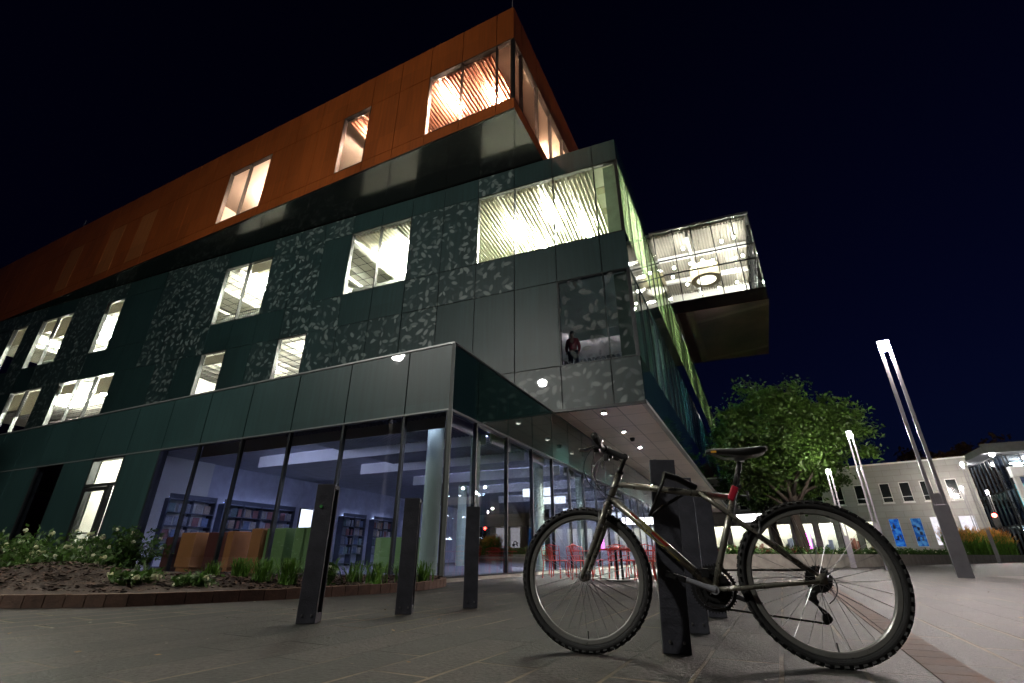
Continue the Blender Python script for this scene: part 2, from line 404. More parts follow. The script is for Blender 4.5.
    bp = N(nt, 'ShaderNodeBump'); setin(bp, Strength=.9, Distance=.012); nt.links.new(hs.outputs[0], bp.inputs['Height']); nt.links.new(bp.outputs[0], b.inputs['Normal'])
    return m
M['paving'] = paving()
M['redpave'] = pmat('red_brown_paver_course', (.095,.048,.032), .8, var=.4, vscale=6, bump=.5, bscale=60)

def soffitmat():
    m = pmat('pinkish_metal_soffit', (.86,.76,.68), .33, metal=.25, var=.10, vscale=.4)
    nt = m.node_tree; b = nt.nodes[m['bsdf']]; src = b.inputs['Base Color'].links[0].from_socket
    tc = N(nt, 'ShaderNodeTexCoord'); mp = N(nt, 'ShaderNodeMapping'); mp.inputs['Rotation'].default_value = (0,0,R(26-90))
    nt.links.new(tc.outputs['Object'], mp.inputs[0])
    br = N(nt, 'ShaderNodeTexBrick', offset=0.); setin(br, Scale=1.); br.inputs['Brick Width'].default_value = 1.5; br.inputs['Row Height'].default_value = .78
    br.inputs['Mortar Size'].default_value = .010; br.inputs['Color1'].default_value = (1,1,1,1); br.inputs['Color2'].default_value = (.9,.88,.86,1); br.inputs['Mortar'].default_value = (.12,.10,.09,1)
    nt.links.new(mp.outputs[0], br.inputs['Vector'])
    mu = N(nt, 'ShaderNodeVectorMath', operation='MULTIPLY'); nt.links.new(src, mu.inputs[0]); nt.links.new(br.outputs['Color'], mu.inputs[1]); nt.links.new(mu.outputs[0], b.inputs['Base Color'])
    return m
M['soffit'] = soffitmat()

def wallmat(name, col):
    m = pmat(name, col, .85, var=.12, vscale=.5, bump=.15, bscale=30)
    nt = m.node_tree; b = nt.nodes[m['bsdf']]; src = b.inputs['Base Color'].links[0].from_socket
    uv = N(nt, 'ShaderNodeUVMap')
    br = N(nt, 'ShaderNodeTexBrick', offset=.5); setin(br, Scale=1.); br.inputs['Brick Width'].default_value = 1.3; br.inputs['Row Height'].default_value = .5
    br.inputs['Mortar Size'].default_value = .012; br.inputs['Color1'].default_value = (1,1,1,1); br.inputs['Color2'].default_value = (.9,.89,.87,1); br.inputs['Mortar'].default_value = (.66,.64,.6,1)
    nt.links.new(uv.outputs[0], br.inputs['Vector'])
    mu = N(nt, 'ShaderNodeVectorMath', operation='MULTIPLY'); nt.links.new(src, mu.inputs[0]); nt.links.new(br.outputs['Color'], mu.inputs[1]); nt.links.new(mu.outputs[0], b.inputs['Base Color'])
    return m
M['stone'] = wallmat('pale_stone_blocks', (.38,.375,.36))

# ------------------------------------------------------------------ camera, world
cam = bpy.data.cameras.new('camera'); co = bpy.data.objects.new('camera', cam); COL.objects.link(co)
co.location = (0, 0, .43); co.rotation_euler = (R(90+24.4), 0, 0)
cam.sensor_width = 36; cam.lens = 473/1024*36; cam.clip_start = .05; cam.clip_end = 2000
scn.camera = co
w = bpy.data.worlds.new('World'); scn.world = w; w.use_nodes = True
nt = w.node_tree; bg = nt.nodes['Background']
sky = nt.nodes.new('ShaderNodeTexSky'); sky.sky_type = 'NISHITA'; sky.sun_disc = False
sky.sun_elevation = R(-3.0); sky.sun_rotation = R(62); sky.altitude = 0; sky.ozone_density = 6.0
nt.links.new(sky.outputs[0], bg.inputs[0]); bg.inputs[1].default_value = .052
scn.view_settings.view_transform = 'Standard'; scn.view_settings.look = 'None'
scn.view_settings.exposure = .55; scn.view_settings.gamma = 1
scn.cycles.use_denoising = True
scn.cycles.max_bounces = 8; scn.cycles.diffuse_bounces = 3; scn.cycles.glossy_bounces = 4; scn.cycles.transparent_max_bounces = 16
scn.cycles.sample_clamp_indirect = 5; scn.cycles.caustics_reflective = False; scn.cycles.caustics_refractive = False

# ------------------------------------------------------------------ ground
g = MB(); g.add([(-250,-120,0),(250,-120,0),(250,380,0),(-250,380,0)], [(0,1,2,3)])
tag(g.build('ground', M['paving']), kind='structure')
GD = Matrix(((math.sin(R(27.5)), math.cos(R(27.5)), 0, 0), (math.cos(R(27.5)), -math.sin(R(27.5)), 0, 0), (0,0,1,0), (0,0,0,1)))
g = MB(GD)  # red brown soldier course running along the paving
for k in range(0, 80):
    g.box(-2+k*.2, -2+k*.2+.195, .443, .610, .001, .004)
tag(g.build('paving_band', M['redpave']), kind='structure')

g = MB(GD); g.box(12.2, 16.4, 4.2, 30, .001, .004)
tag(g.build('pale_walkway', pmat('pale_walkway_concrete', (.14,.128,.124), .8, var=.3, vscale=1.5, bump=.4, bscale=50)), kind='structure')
lt = MB(); rl_ = random.Random(31)
for _ in range(420):
    x = rl_.uniform(-4.5, 6.5); y = rl_.uniform(2.0, 9.0); an = rl_.uniform(0, 6.28); L = rl_.choice((.004,.005,.007,.012,.018))
    u = V(math.cos(an), math.sin(an), rl_.uniform(-.1,.25))*L; v = V(-math.sin(an), math.cos(an), rl_.uniform(-.1,.3))*L*.5; c = V(x, y, .008)
    lt.add([tuple(c-u), tuple(c-v), tuple(c+u), tuple(c+v)], [(0,1,2,3)], mi=rl_.choice((0,0,1)))
tag(lt.build('leaf_litter', [pmat('dry_leaf', (.22,.13,.06), .8, var=.5), pmat('pale_grit', (.4,.38,.34), .8)], recalc=False), 'dry leaf scraps and pale grit scattered over the paving', 'litter', kind='stuff')

# ------------------------------------------------------------------ library building
FB = frame(-1.245, 9.299, -64.9, -1)     # glass box, long front
FS = frame(-1.245, 9.299, 25.1, 1)       # glass box, side under the soffit
TF = frame(4.0, 13.62, -68.2, -1)        # middle volume, front
TS = frame(4.0, 13.62, 26.0, 1)          # middle volume, side
OF = frame(.07, 12.26, -64.2, -1)        # orange volume, front
OS = frame(.07, 12.26, 25.8, 1)
LF = frame(18.66, 30.0, -68.2, -1)       # cantilevered glass lantern, front
LS = frame(18.66, 30.0, 26.3, 1)
lib = empty('library_building', (4.0, 30.0, 0), 'big modern library, orange box stacked over teal leaf-printed volume and glazed ground floor', 'building')

def cladding(F, cols, rows, cellfn, thick=.04, gap=.030, split=False):
    """cellfn(i,j)-> material key or None (open). returns dict of MB"""
    d = {}; back = MB(F)
    for i in range(len(cols)-1):
        for j in range(len(rows)-1):
            k = cellfn(i, j)
            if k is None: continue
            key = j if split else 0
            ks = d.setdefault('keys', [])
            if k not in ks: ks.append(k)
            d.setdefault(key, MB(F)).box(cols[i]+gap/2, cols[i+1]-gap/2, -thick, 0, rows[j]+gap/2, rows[j+1]-gap/2, mi=ks.index(k))
            back.box(cols[i]+.001, cols[i+1]-.001, -.22, -thick-.012, rows[j]+.001, rows[j+1]-.001)
    mats = [M[k] for k in d.pop('keys')]
    for mb in d.values(): mb.build('cladding', mats, lib)
    back.build('backing_wall', M['dark'], lib)

def window(F, s0, s1, z0, z1, mulls, glass, parent, inset=.02, fw=.035, hor=(), name='window', framemat=None, lab=None, fd=.16):
    p = MB(F); p.box(s0+.005, s1-.005, -inset-.02, -inset, z0+.005, z1-.005)
    o = p.build(name, glass, parent, recalc=True)
    f = MB(F); y0, y1 = -fd, .0
    f.box(s0, s0+fw, y0, y1, z0, z1); f.box(s1-fw, s1, y0, y1, z0, z1)
    f.box(s0+fw, s1-fw, y0, y1, z0, z0+fw); f.box(s0+fw, s1-fw, y0, y1, z1-fw, z1)
    for mm in mulls: f.box(mm-fw/2, mm+fw/2, y0, y1, z0+fw, z1-fw)
    for h in hor: f.box(s0+fw, s1-fw, y0+.02, y1-.004, h-fw/2, h+fw/2)
    f.build('window_frame', framemat or M['mullion'], o)
    return o

# ---- glass box, ground floor
bc = [0, 1.15] + [1.15+1.67*k for k in range(1, 16)]
sc_ = [0, 1.13] + [1.13+1.57*k for k in range(1, 17)]
def boxcell(i, j):
    if j == 1: return 'teal'
    return None if (i < 6 or i in (7, 9)) else 'teal'
cladding(FB, bc, [.06, 3.15, 4.60], boxcell)
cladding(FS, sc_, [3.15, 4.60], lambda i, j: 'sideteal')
for i in range(6):
    window(FB, bc[i], bc[i+1], .06, 3.15, [], M['glass_low'], lib, fw=.028, fd=.09)
window(FB, bc[9], bc[10], .06, 3.15, [], M['glass_low'], lib, fw=.028, fd=.09)
for i in range(len(sc_)-1):
    window(FS, sc_[i]+.001, sc_[i+1], .06, 3.15, [], M['glass_low'], lib, fw=.028, fd=.09)
m = MB(FB); m.box(-.02, 26.3, -.30, .025, 4.60, 4.64); m.box(.0, 26.2, .002, .012, 3.135, 3.165); m.build('roof_trim', M['cap'], lib)
m = MB(FS); m.box(0.03, 26.3, -.30, .025, 4.60, 4.638); m.box(.03, 26.2, .002, .010, 3.135, 3.165); m.build('roof_trim', M['mullion'], lib)
m = MB(); m.M = Matrix.Identity(4)
cpt = P2(FB, 0, 0)
m.box(cpt[0]-.035, cpt[0]+.035, cpt[1]-.03, cpt[1]+.035, .0, 4.60); m.build('corner_post', M['cap'], lib)
m = MB(FB); m.box(0, 26.3, -.25, .03, 0, .06); m.build('base_kerb', M['concrete'], lib)
m = MB(FS); m.box(0.06, 26.3, -.25, .03, 0, .058); m.build('base_kerb', M['concrete'], lib)
def rect(F, s0, s1, o0, o1): return [P2(F, s0, o0), P2(F, s1, o0), P2(F, s1, o1), P2(F, s0, o1)]
m = MB(); m.prism(rect(FB, .26, 26, -.26, -26), .0, .055); m.build('ground_floor', M['carpet'], lib)
m = MB(); m.prism(rect(FB, .05, 26, -.24, -26), 4.40, 4.59); m.build('flat_roof', M['roof'], lib)
m = MB(); m.prism(rect(FB, .24, 26, -.24, -26), 3.30, 3.42); m.build('ceiling', pmat('blue_grey_ceiling', (.36,.37,.42), .8), lib)
# ceiling slats near the corner
m = MB(FB)
for k in range(40): m.box(.5+k*.12, .55+k*.12, -5.2, -.5, 3.2, 3.28)
m.build('ceiling_slats', pmat('grey_slat', (.30,.31,.36), .6), lib)
# inner walls: long wall with the shelves (runs back), rear wall
WS = frame(-10.8, 15.2, 22, 1)
m = MB(WS); m.box(-.95, 20, -.2, 0, .055, 3.30); m.build('inner_wall', pmat('pale_blue_wall', (.55,.57,.68), .8), lib)
m = MB(FB); m.box(.3, 7.0, -24.0, -23.8, .055, 3.30); m.build('rear_wall', M['plaster'], lib)
# cool interior tubes
for s_, o_ in ():
    m = MB(FB); m.box(s_-.04, s_+.04, o_-.8, o_+.8, 3.10, 3.16); m.build('ceiling_lamp', M['fill_blue'], lib)
for s_, o_, r0_ in ((1.12,-1.2,.19),(.66,-2.25,.12),(.8,-6.6,.17),(.8,-11.,.17),(6.2,-11.,.19)):
    c = P2(FB, s_, o_); m = MB(); m.lathe([(r0_,.055),(r0_,3.30)], (c[0],c[1],0), 'z', 24); m.build('column', M['column'], lib, smooth=False)
# lit lobby volumes deep inside, seen through the side glass
for s_, o_, z_ in ((1.0,-7.0,2.2),(1.4,-9.5,2.2),(2.6,-15.5,2.3),(1.2,-17.5,2.2)):
    m = MB(FB); m.box(s_-.5, s_+.5, o_-.03, o_+.03, z_, z_+.25); m.build('lit_panel', M['screen'], lib)
M['fill_weak'] = emat('weak_cool_fill', (.6,.68,1.), 3.0)
# uplights added on the racks, hidden by the lip, to brighten wall and ceiling
for v in (.2, 2.1, 3.65, 8.1, 10.3):
    m = MB(WS); m.box(v, v+1.4, .08, .12, 2.10, 2.12); m.build('added_uplight', M['fill_weak'], lib)
# added strips that light the room evenly; added baffles hide them from the street
for o_ in (-.75, -2.6, -5.0, -8.0, -11.5, -15.5, -20.):
    sb_ = 8.6 if o_ > -3 else 6.6
    m = MB(FB); m.box(.5, sb_, o_+.10, o_+.14, 2.96, 3.29); m.build('added_baffle', M['plaster'], lib)
    m = MB(FB); m.box(.34, .38, o_-1.0, o_+.14, 2.96, 3.29); m.build('added_baffle', M['plaster'], lib)
    m = MB(FB); m.box(.6, sb_-.1, o_-.12, o_-.06, 3.22, 3.25); m.build('ceiling_lamp', M['fill_blue'], lib)
# door bay
dr = MB(FB); s0, s1 = bc[7], bc[8]
door = MB(FB).box(s0+.45, s1-.02, -.09, -.05, .10, 2.28).build('door', M['glass'], lib)
f = MB(FB)
f.box(s0, s0+.05, -.14, .0, .06, 3.15); f.box(s1-.05, s1, -.14, 0, .06, 3.15); f.box(s0+.05, s1-.05, -.14, 0, 2.30, 2.36)
f.box(s0+.05, s1-.05, -.14, 0, 3.09, 3.15); f.box(s0+.37, s0+.45, -.14, 0, .06, 2.30)
f.box(s0+.45, s0+.53, -.10, -.02, .10, 2.28); f.box(s1-.13, s1-.05, -.10, -.02, .10, 2.28); f.box(s0+.53, s1-.13, -.10, -.02, .10, .2); f.box(s0+.53, s1-.13, -.10, -.02, 2.18, 2.28)
f.build('door_frame', M['mullion'], door)
h = MB(FB); h.box(s0+.55, s1-.15, -.015, .01, 1.0, 1.035); h.build('door_handle', M['silver'], door)
window(FB, s0+.05, s1-.05, 2.36, 3.09, [], M['glass'], lib, fw=.02)
# vestibule behind the door
m = MB(FB); m.box(s0-.1, s0, -2.6, -.25, .055, 3.29); m.box(s1, s1+.1, -2.6, -.25, .055, 3.29); m.box(s0-.1, s1+.1, -2.7, -2.6, .055, 3.29); m.build('vestibule_wall', M['plaster'], lib)
m = MB(FB); m.box(s0+.3, s1-.3, -1.9, -1.8, 3.14, 3.20); m.box(s0+.3, s1-.3, -1.0, -.9, 3.14, 3.20); m.build('ceiling_lamp', emat('vestibule_light', (1.,.97,.78), 160), lib)

# ---- middle volume (teal, leaf printed)
tcz = [0] + [.93+1.64*k for k in range(0, 29)]
trw = [4.66, 6.15, 9.40, 10.95, 14.30, 15.34]
WIN = {3: [(0,3),(6,7),(11,12),(18,18),(21,22),(24,24)], 1: [(0,1),(9,9),(12,12),(17,19),(21,22)]}
plain = {4: {0,1,2,4,5,6,7,11,12,16,17,21,22}, 3: {16,17,8}, 2: {0,1,2,6,7,10,11,12,16,17,18,22,24,25}, 1: {2,3,4,11,13,15,16,23,24}, 0: {3,4,5,6,7,8}}
def tcell(i, j):
    for a, b in WIN.get(j, []):
        if a <= i <= b: return None
    return 'teal' if i in plain[j] else 'leaf'
cladding(TF, tcz, trw, tcell)
for j, z0, z1 in ((3, 10.95, 14.30), (1, 6.15, 9.40)):
    for a, b in WIN[j]:
        gm = M['glass_leaf'] if (j == 1 and a == 0) else M['glass']
        window(TF, tcz[a]+(.02 if a == 0 else 0), tcz[b+1], z0, z1, [tcz[k] for k in range(a+1, b+1)], gm, lib)
def tfoot(z0, z1, inset=.23, L=47, S=59):
    a = P2(TF, inset, -inset); b = P2(TF, L, -inset)
    e = P2(TS, S, -inset); 
    f = (b[0]+e[0]-a[0], b[1]+e[1]-a[1])
    return MB().prism([a, b, f, e], z0, z1)
m = MB(); a = P2(TF, 0, 0); b = P2(TF, 47, -.0); e = P2(TS, 59, 0)
m.prism([a, b, (b[0]+e[0]-a[0], b[1]+e[1]-a[1]), e], 4.645, 4.659); m.build('soffit', M['soffit'], lib)
m = MB(TS); m.box(.0, 59, -.12, .02, 4.60, 4.70); m.build('soffit_edge', M['cap'], lib)
m = MB(TF); m.box(-.02, 10, -.12, .02, 4.60, 4.68); m.build('soffit_edge', M['mullion'], lib)
tfoot(4.70, 5.95).build('floor_slab', M['dark'], lib)
tfoot(9.45, 10.75).build('floor_slab', M['ceiling'], lib)
tfoot(14.36, 15.30, .22).build('roof_slab', M['ceiling'], lib)
tfoot(15.31, 15.35, .03).build('flat_roof', M['roof'], lib)
def core(z0, z1, o1, o2, mat, L=46, S=57, name='core_wall'):
    a = Vector(P2(TF, 0, 0)); dl = Vector((P2(TF,1,0))) - a; ds = Vector(P2(TS,1,0)) - a
    q = lambda u, v: tuple(a + dl*u + ds*v)
    MB().prism([q(o2, o1), q(L, o1), q(L, S), q(o2, S)], z0, z1).build(name, mat, lib)
core(10.76, 14.35, 7.0, 6.0, M['plaster'])
core(5.96, 9.44, 5.0, 5.0, pmat('mauve_wall', (.42,.36,.40), .8))
# partitions separate dim corner of the lower storey from the lit rooms
for s_ in (4.4, 24.0):
    m = MB(TF); m.box(s_, s_+.12, -4.9, -.24, 5.96, 9.44); m.build('partition_wall', M['plaster'], lib)
for s_ in (8.9, 15.5, 27.0):
    m = MB(TF); m.box(s_, s_+.12, -7., -.24, 10.76, 14.35); m.build('partition_wall', M['plaster'], lib)
# ceiling slats + tubes upper storey
m = MB(TF)
for k in range(46): m.box(1.15+k*.165, 1.195+k*.165, -5.8, -.25, 14.14, 14.30)
m.box(.25,1.1,-1.75,-1.35,14.33,14.355); m.box(.25,1.1,-3.1,-2.7,14.33,14.355)
for k in range(18): m.box(9.2+k*.18, 9.26+k*.18, -1.3, -.25, 14.14, 14.30)
for k in range(10): m.box(17.5+k*.18, 17.56+k*.18, -1.0, -.25, 14.14, 14.30)
m.build('ceiling_slats', M['slat'], lib)
for s_, o_ in ((4.95,-2.6),(3.1,-2.0),(2.0,-3.5),(4.2,-4.4),(10.2,-2.1),(11.6,-3.0),(9.6,-4.6),(18.2,-2.6),(19.9,-2.4),(18.9,-4.4),(29.7,-2.),(34.6,-2.4),(36.2,-2.4),(40.,-2.2)):
    m = MB(TF); m.box(s_-.045, s_+.045, o_-.65, o_+.65, 13.92, 13.98); m.build('ceiling_lamp', M['tube'], lib)
for v in (8, 14, 20, 27, 34, 41, 48, 54):
    m = MB(TS); m.box(v-.6, v+.6, -2.3, -2.2, 13.9, 13.96); m.build('ceiling_lamp', M['tube_side'], lib)
for s_, o_ in ((3.3,-4.6),(13.,-4.2)):
    c = P2(TF, s_, o_); MB().lathe([(.28,10.76),(.28,14.35)], (c[0],c[1],0), 'z', 28).build('column', M['column'], lib)
m = MB(TF)
for k in range(60): m.box(8.6+k*.6, 8.615+k*.6, -6.9, -.3, 14.335, 14.358)
for k in range(11): m.box(8.6, 45, -.6-k*.6, -.585-k*.6, 14.340, 14.357)
m.build('ceiling_grid', M['mullion'], lib)
m = MB(TF)
for k in range(66): m.box(4.6+k*.6, 4.615+k*.6, -4.9, -.3, 9.425, 9.448)
for k in range(8): m.box(4.6, 44, -.6-k*.6, -.585-k*.6, 9.430, 9.447)
m.build('ceiling_grid', M['mullion'], lib)
for x0, x1 in ((9.4, 15.2), (16.0, 26.8), (27.4, 44.)):
    a_ = TF @ V(x0,-3.7,13.75); b_ = TF @ V(x1,-3.7,13.75)
    MB().tube(a_, b_, .17, n=16).build('air_duct', M['cap'], lib)
m = MB(TF)
for k in range(14): m.box(10.1+k*2.46, 10.3+k*2.46, -6.9, -.3, 14.12, 14.30)
m.build('ceiling_beams', M['plaster'], lib)
blind = foliage('roller_blind_cloth', (.55,.53,.45), var=.05)
for x0, x1, zb, zt in ((33.78,35.3,12.9,14.24),(35.5,36.9,13.5,14.24),(28.9,30.4,13.6,14.24),(17.4,18.9,13.75,14.24),(33.8,35.3,7.9,9.3),(35.5,36.9,8.3,9.3),(27.3,28.7,8.4,9.3),(30.6,32.0,8.75,9.3),(19.,20.5,8.9,9.3),(38.7,40.2,13.1,14.24)):
    m = MB(TF); m.box(x0, x1, -.20, -.19, zb, zt); m.box(x0, x1, -.21, -.18, zb-.03, zb); m.build('roller_blind', blind, lib)
m = MB(TF)   # balustrade seen through one window
for k in range(22): m.box(17.4+k*.15, 17.415+k*.15, -.60, -.585, 10.8, 11.75)
m.box(17.3, 20.7, -.62, -.57, 11.75, 11.79); m.build('balustrade', M['mullion'], lib)
# lower storey lamps
for s_, o_ in ((14.8,-2.),(19.8,-2.2),(28.,-1.8),(29.7,-2.4),(31.2,-1.9),(34.6,-2.),(36.2,-2.2)):
    m = MB(TF); m.box(s_-.045, s_+.045, o_-.6, o_+.6, 9.18, 9.24); m.build('ceiling_lamp', M['tube'], lib)
m = MB(TF); m.box(1.0, 3.2, -4.8, -4.7, 9.3, 9.34); m.build('ceiling_lamp', M['fill_dim'], lib)  # added tube, kept out of view, gives the corner room its dim light
m = MB(TF); m.box(.8, 3.4, -4.52, -4.48, 9.0, 9.44); m.build('added_baffle', M['plaster'], lib)  # screen added to hide that tube
m = MB(TF)
for k in range(16): m.box(.2+k*.16, .28+k*.16, -.5, -.3, 6.0, 6.42)
m.build('floor_grille', M['cap'], lib)
# ---- side of the middle volume: dark base, finned glass, dark band, lit finned top storey
scol = [1.57*k for k in range(0, 38)]
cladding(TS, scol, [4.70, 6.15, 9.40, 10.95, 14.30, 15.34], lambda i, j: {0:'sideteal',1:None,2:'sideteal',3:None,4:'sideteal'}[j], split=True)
for z0, z1 in ((6.15, 9.40), (10.95, 14.30)):
    m = MB(TS); m.add([(.03,-.03,z0),(58.,-.03,z0),(58.,-.03,z1),(.03,-.03,z1)], [(0,1,2,3)]); w_ = m.build('window', M['glass_side'] if z0 > 8 else M['glass_side_low'], lib)
    m = MB(TS)
    for k in range(0, 38): m.box(1.57*k+.01, 1.57*k+.05, -.12, 0, z0, z1)
    m.build('window_frame', M['mullion'], w_)
    m = MB(TS)
    for k in range(0, 112):
        x = .25+k*.52; m.box(x, x+.03, -.62, -.16, z0, z1)
    m.build('sun_fins', pmat('pale_green_fin', (.34,.46,.30), .6), lib)
for v in (13, 22, 34, 48):  # added lamps that tint the lower side glass blue-green
    m = MB(TS); m.box(v-.6, v+.6, -2.3, -2.2, 9.2, 9.26); m.build('ceiling_lamp', emat('blue_green_fill', (.35,.8,.9), 350), lib)

# ---- orange volume
ocz = [0] + [.78+1.63*k for k in range(0, 29)]
OW = [(0,2),(5,5),(9,10)]; OD = [(15,15),(17,17),(20,20)]
def ocell(i, j):
    if j == 1:
        for a, b in OW:
            if a <= i <= b: return None
        for a, b in OD:
            if a <= i <= b: return 'orange_lt'
    return 'orange'
orw = [15.42, 15.98, 19.42, 21.42]
cladding(OF, ocz, orw, ocell)
for a, b in OW: window(OF, ocz[a]+(.02 if a == 0 else 0), ocz[b+1], 15.98, 19.42, [ocz[k] for k in range(a+1, b+1)], M['glass_pink'], lib)
oscz = [0, .81] + [.81+1.6*k for k in range(1, 18)]
cladding(OS, oscz, orw, lambda i, j: None if (j == 1 and i < 8) else 'orange')
window(OS, .03, oscz[8], 15.98, 19.42, [oscz[k] for k in range(1, 8)], M['glass_pink'], lib)
def ofoot(z0, z1, ins=.23, L=47, S=27): return MB().prism(rect(OF, ins, L, -ins, -S), z0, z1)
ofoot(15.40, 15.42, .0).build('overhang_soffit', M['soffit_black'], lib)
ofoot(15.43, 15.90).build('floor_slab', M['dark'], lib)
ofoot(19.55, 21.3).build('roof_slab', M['ceiling'], lib)
ofoot(21.40, 21.44, .04).build('flat_roof', M['roof'], lib)
MB().prism(rect(OF, 6.5, 46, -6.0, -26), 15.92, 19.54).build('core_wall', M['pinkwall'], lib)
for s_ in (6.4, 12.6, 20.):
    m = MB(OF); m.box(s_, s_+.12, -5.9, -.24, 15.92, 19.54); m.build('partition_wall', M['pinkwall'], lib)
m = MB(OF)
for k in range(31): m.box(1.15+k*.165, 1.22+k*.165, -5.5, -.3, 19.32, 19.46)
for k in range(9): m.box(7.3+k*.18, 7.37+k*.18, -3.5, -.3, 19.32, 19.46)
m.build('ceiling_slats', M['pinkslat'], lib)
for s_, o_ in ((3.7,-1.3),(1.9,-2.3),(8.2,-1.6),(14.6,-2.2),(16.5,-2.6)):
    m = MB(OF); m.box(s_-.05, s_+.05, o_-.6, o_+.6, 19.12, 19.18); m.build('ceiling_lamp', M['tube_pink'], lib)
for s_ in (2.2, 5., 7.6, 10.5):
    m = MB(OS); m.box(s_-.6, s_+.6, -1.9, -1.82, 19.12, 19.18); m.build('ceiling_lamp', M['tube_peach'], lib)
# light trim line under the orange edge, roof rods
m = MB(OF); m.box(-.01, 47, -.05, .015, 15.385, 15.40); m.build('edge_trim', M['mullion'], lib)
for F_, s_ in ((OF, .15), (OF, 34.)):
    c = P2(F_, s_, -.2); MB().tube((c[0],c[1],21.4), (c[0],c[1],22.3), .03, .02, 8).build('roof_rod', M['cap'], lib)

# ---- cantilevered glass lantern
LW = 14.2; LD = 11.4; LZ0, LZ1 = 18.50, 25.20
lm = [0, 1.25, 2.79, 4.32, 5.76, 7.26, 8.8, 10.3, 11.8, LW]
p = MB(LF).box(.03, LW, -.05, -.03, LZ0, LZ1); pane = p.build('window', M['glass'], lib)
f = MB(LF)
for x in lm: f.box(x-.03, x+.03, -.16, .02, LZ0, LZ1)
for z in (22.43, 21.08): f.box(0, LW, -.10, .01, z-.04, z+.04)
f.build('window_frame', M['mullion'], pane)
p = MB(LS).box(.05, LD, -.05, -.03, LZ0, LZ1); pane = p.build('window', M['glass'], lib)
f = MB(LS)
for k in range(1, 8): f.box(k*LD/7-.03, k*LD/7+.03, -.14, .02, LZ0, LZ1)
for z in (22.43, 21.08): f.box(0.1, LD, -.10, .01, z-.04, z+.04)
f.build('window_frame', M['mullion'], pane)
a = Vector(P2(LF,0,0)); dl = Vector(P2(LF,1,0))-a; ds = Vector(P2(LS,1,0))-a
q = lambda u, v: tuple(a + dl*u + ds*v)
MB().prism([q(0,0),q(LW,0),q(LW,LD),q(0,LD)], 17.44, 17.50).build('lantern_underside', M['soffit_brown'], lib)
MB().prism([q(.02,.02),q(LW,.02),q(LW,LD),q(.02,LD)], 17.51, 18.50).build('lantern_floor', M['soffit_black'], lib)
MB().prism([q(-.05,-.05),q(LW,-.05),q(LW,LD+.05),q(-.05,LD+.05)], 25.22, 25.42).build('lantern_roof', M['cap'], lib)
MB().prism([q(.2,.25),q(LW,.25),q(LW,LD-.25),q(.2,LD-.25)], 25.10, 25.20).build('lantern_ceiling', pmat('lantern_ceiling', (.42,.40,.34), .8), lib)
m = MB()
for k in range(60):
    u = .35 + k*.23
    m.prism([q(u,.3),q(u+.10,.3),q(u+.10,LD-.3),q(u,LD-.3)], 24.9, 25.05)
m.build('ceiling_slats', pmat('lantern_slat', (.30,.28,.24), .7), lib)
m = MB()
for v in (3.4, 7.6): m.prism([q(.3,v),q(LW,v),q(LW,v+.35),q(.3,v+.35)], 24.55, 24.88)
for u in (4.6,): m.prism([q(u,.4),q(u+.22,.4),q(u+.22,LD-.4),q(u,LD-.4)], 24.55, 24.87)
m.build('ceiling_beams', M['white_paint'], lib)
MB().prism([q(0.3,LD-.4),q(LW,LD-.4),q(LW,LD-.2),q(.3,LD-.2)], 18.5, 25.1).build('rear_wall', M['plaster'], lib)
MB().prism([q(LW-.2,0.2),q(LW,.2),q(LW,LD-.2),q(LW-.2,LD-.2)], 18.5, 25.1).build('end_wall', M['plaster'], lib)
c = q(3.9, 4.6); MB().lathe([(1.25,22.5),(1.25,23.7)], (c[0],c[1],0), 'z', 40).build('drum_pendant', pmat('beige_drum', (.62,.55,.36), .7), lib)
MB().lathe([(.7,22.44),(.8,22.48)], (c[0],c[1],0), 'z', 40).build('drum_glow', emat('drum_glow', (1.,.96,.82), 2.0), lib)
for u, v, z in ((5.2,1.5,24.2),(1.2,1.6,24.3),(3.1,3.2,23.5),(4.9,3.2,23.6),(1.3,4.2,23.9),(1.4,6.2,23.9),(1.4,8.2,23.7),(5.6,6.4,23.4),(3.0,7.2,22.9),(7.6,2.5,24.),(9.5,5.,24.),(.8,2.9,23.2),(2.2,1.2,23.9),(3.9,1.8,22.8),(6.2,2.2,22.9),(2.1,5.4,23.4),(.9,9.6,23.9),(4.6,8.9,23.6),(6.6,4.4,23.3)):
    c = q(u, v); b_ = MB().lathe([(.01,z-.10),(.08,z-.07),(.10,z),(.08,z+.07),(.01,z+.10)], (c[0],c[1],0), 'z', 14).build('globe_lamp', M['lantern'], lib, smooth=True)
    MB().tube((c[0],c[1],z+.16), (c[0],c[1],24.9), .012, n=6).build('cord', M['black'], b_)
MB().prism([q(8.6,1.0),q(LW-.2,1.0),q(LW-.2,LD-1),q(8.6,LD-1)], 15.36, 17.43).build('lantern_base', M['dark'], lib)
# ---- downlights in the big soffit
for v in (6.64, 9.4, 12.4, 15.85, 19.4, 22.8, 26.2, 29.6, 33.0, 37., 42.):
    c = P2(FS, v, 1.5)
    r_ = MB().lathe([(.07,4.56),(.078,4.56),(.082,4.644),(.07,4.644)], (c[0],c[1],0), 'z', 24, closed=True).build('downlight', M['cap'], lib)
    MB().lathe([(.0005,4.632),(.068,4.632)], (c[0],c[1],0), 'z', 20).build('lamp_lens', M['down'], r_)
c = P2(FS, 10.8, 1.52); MB().lathe([(.001,4.50),(.07,4.52),(.10,4.60),(.10,4.643)], (c[0],c[1],0), 'z', 20).build('security_camera', M['black'], lib, smooth=True)

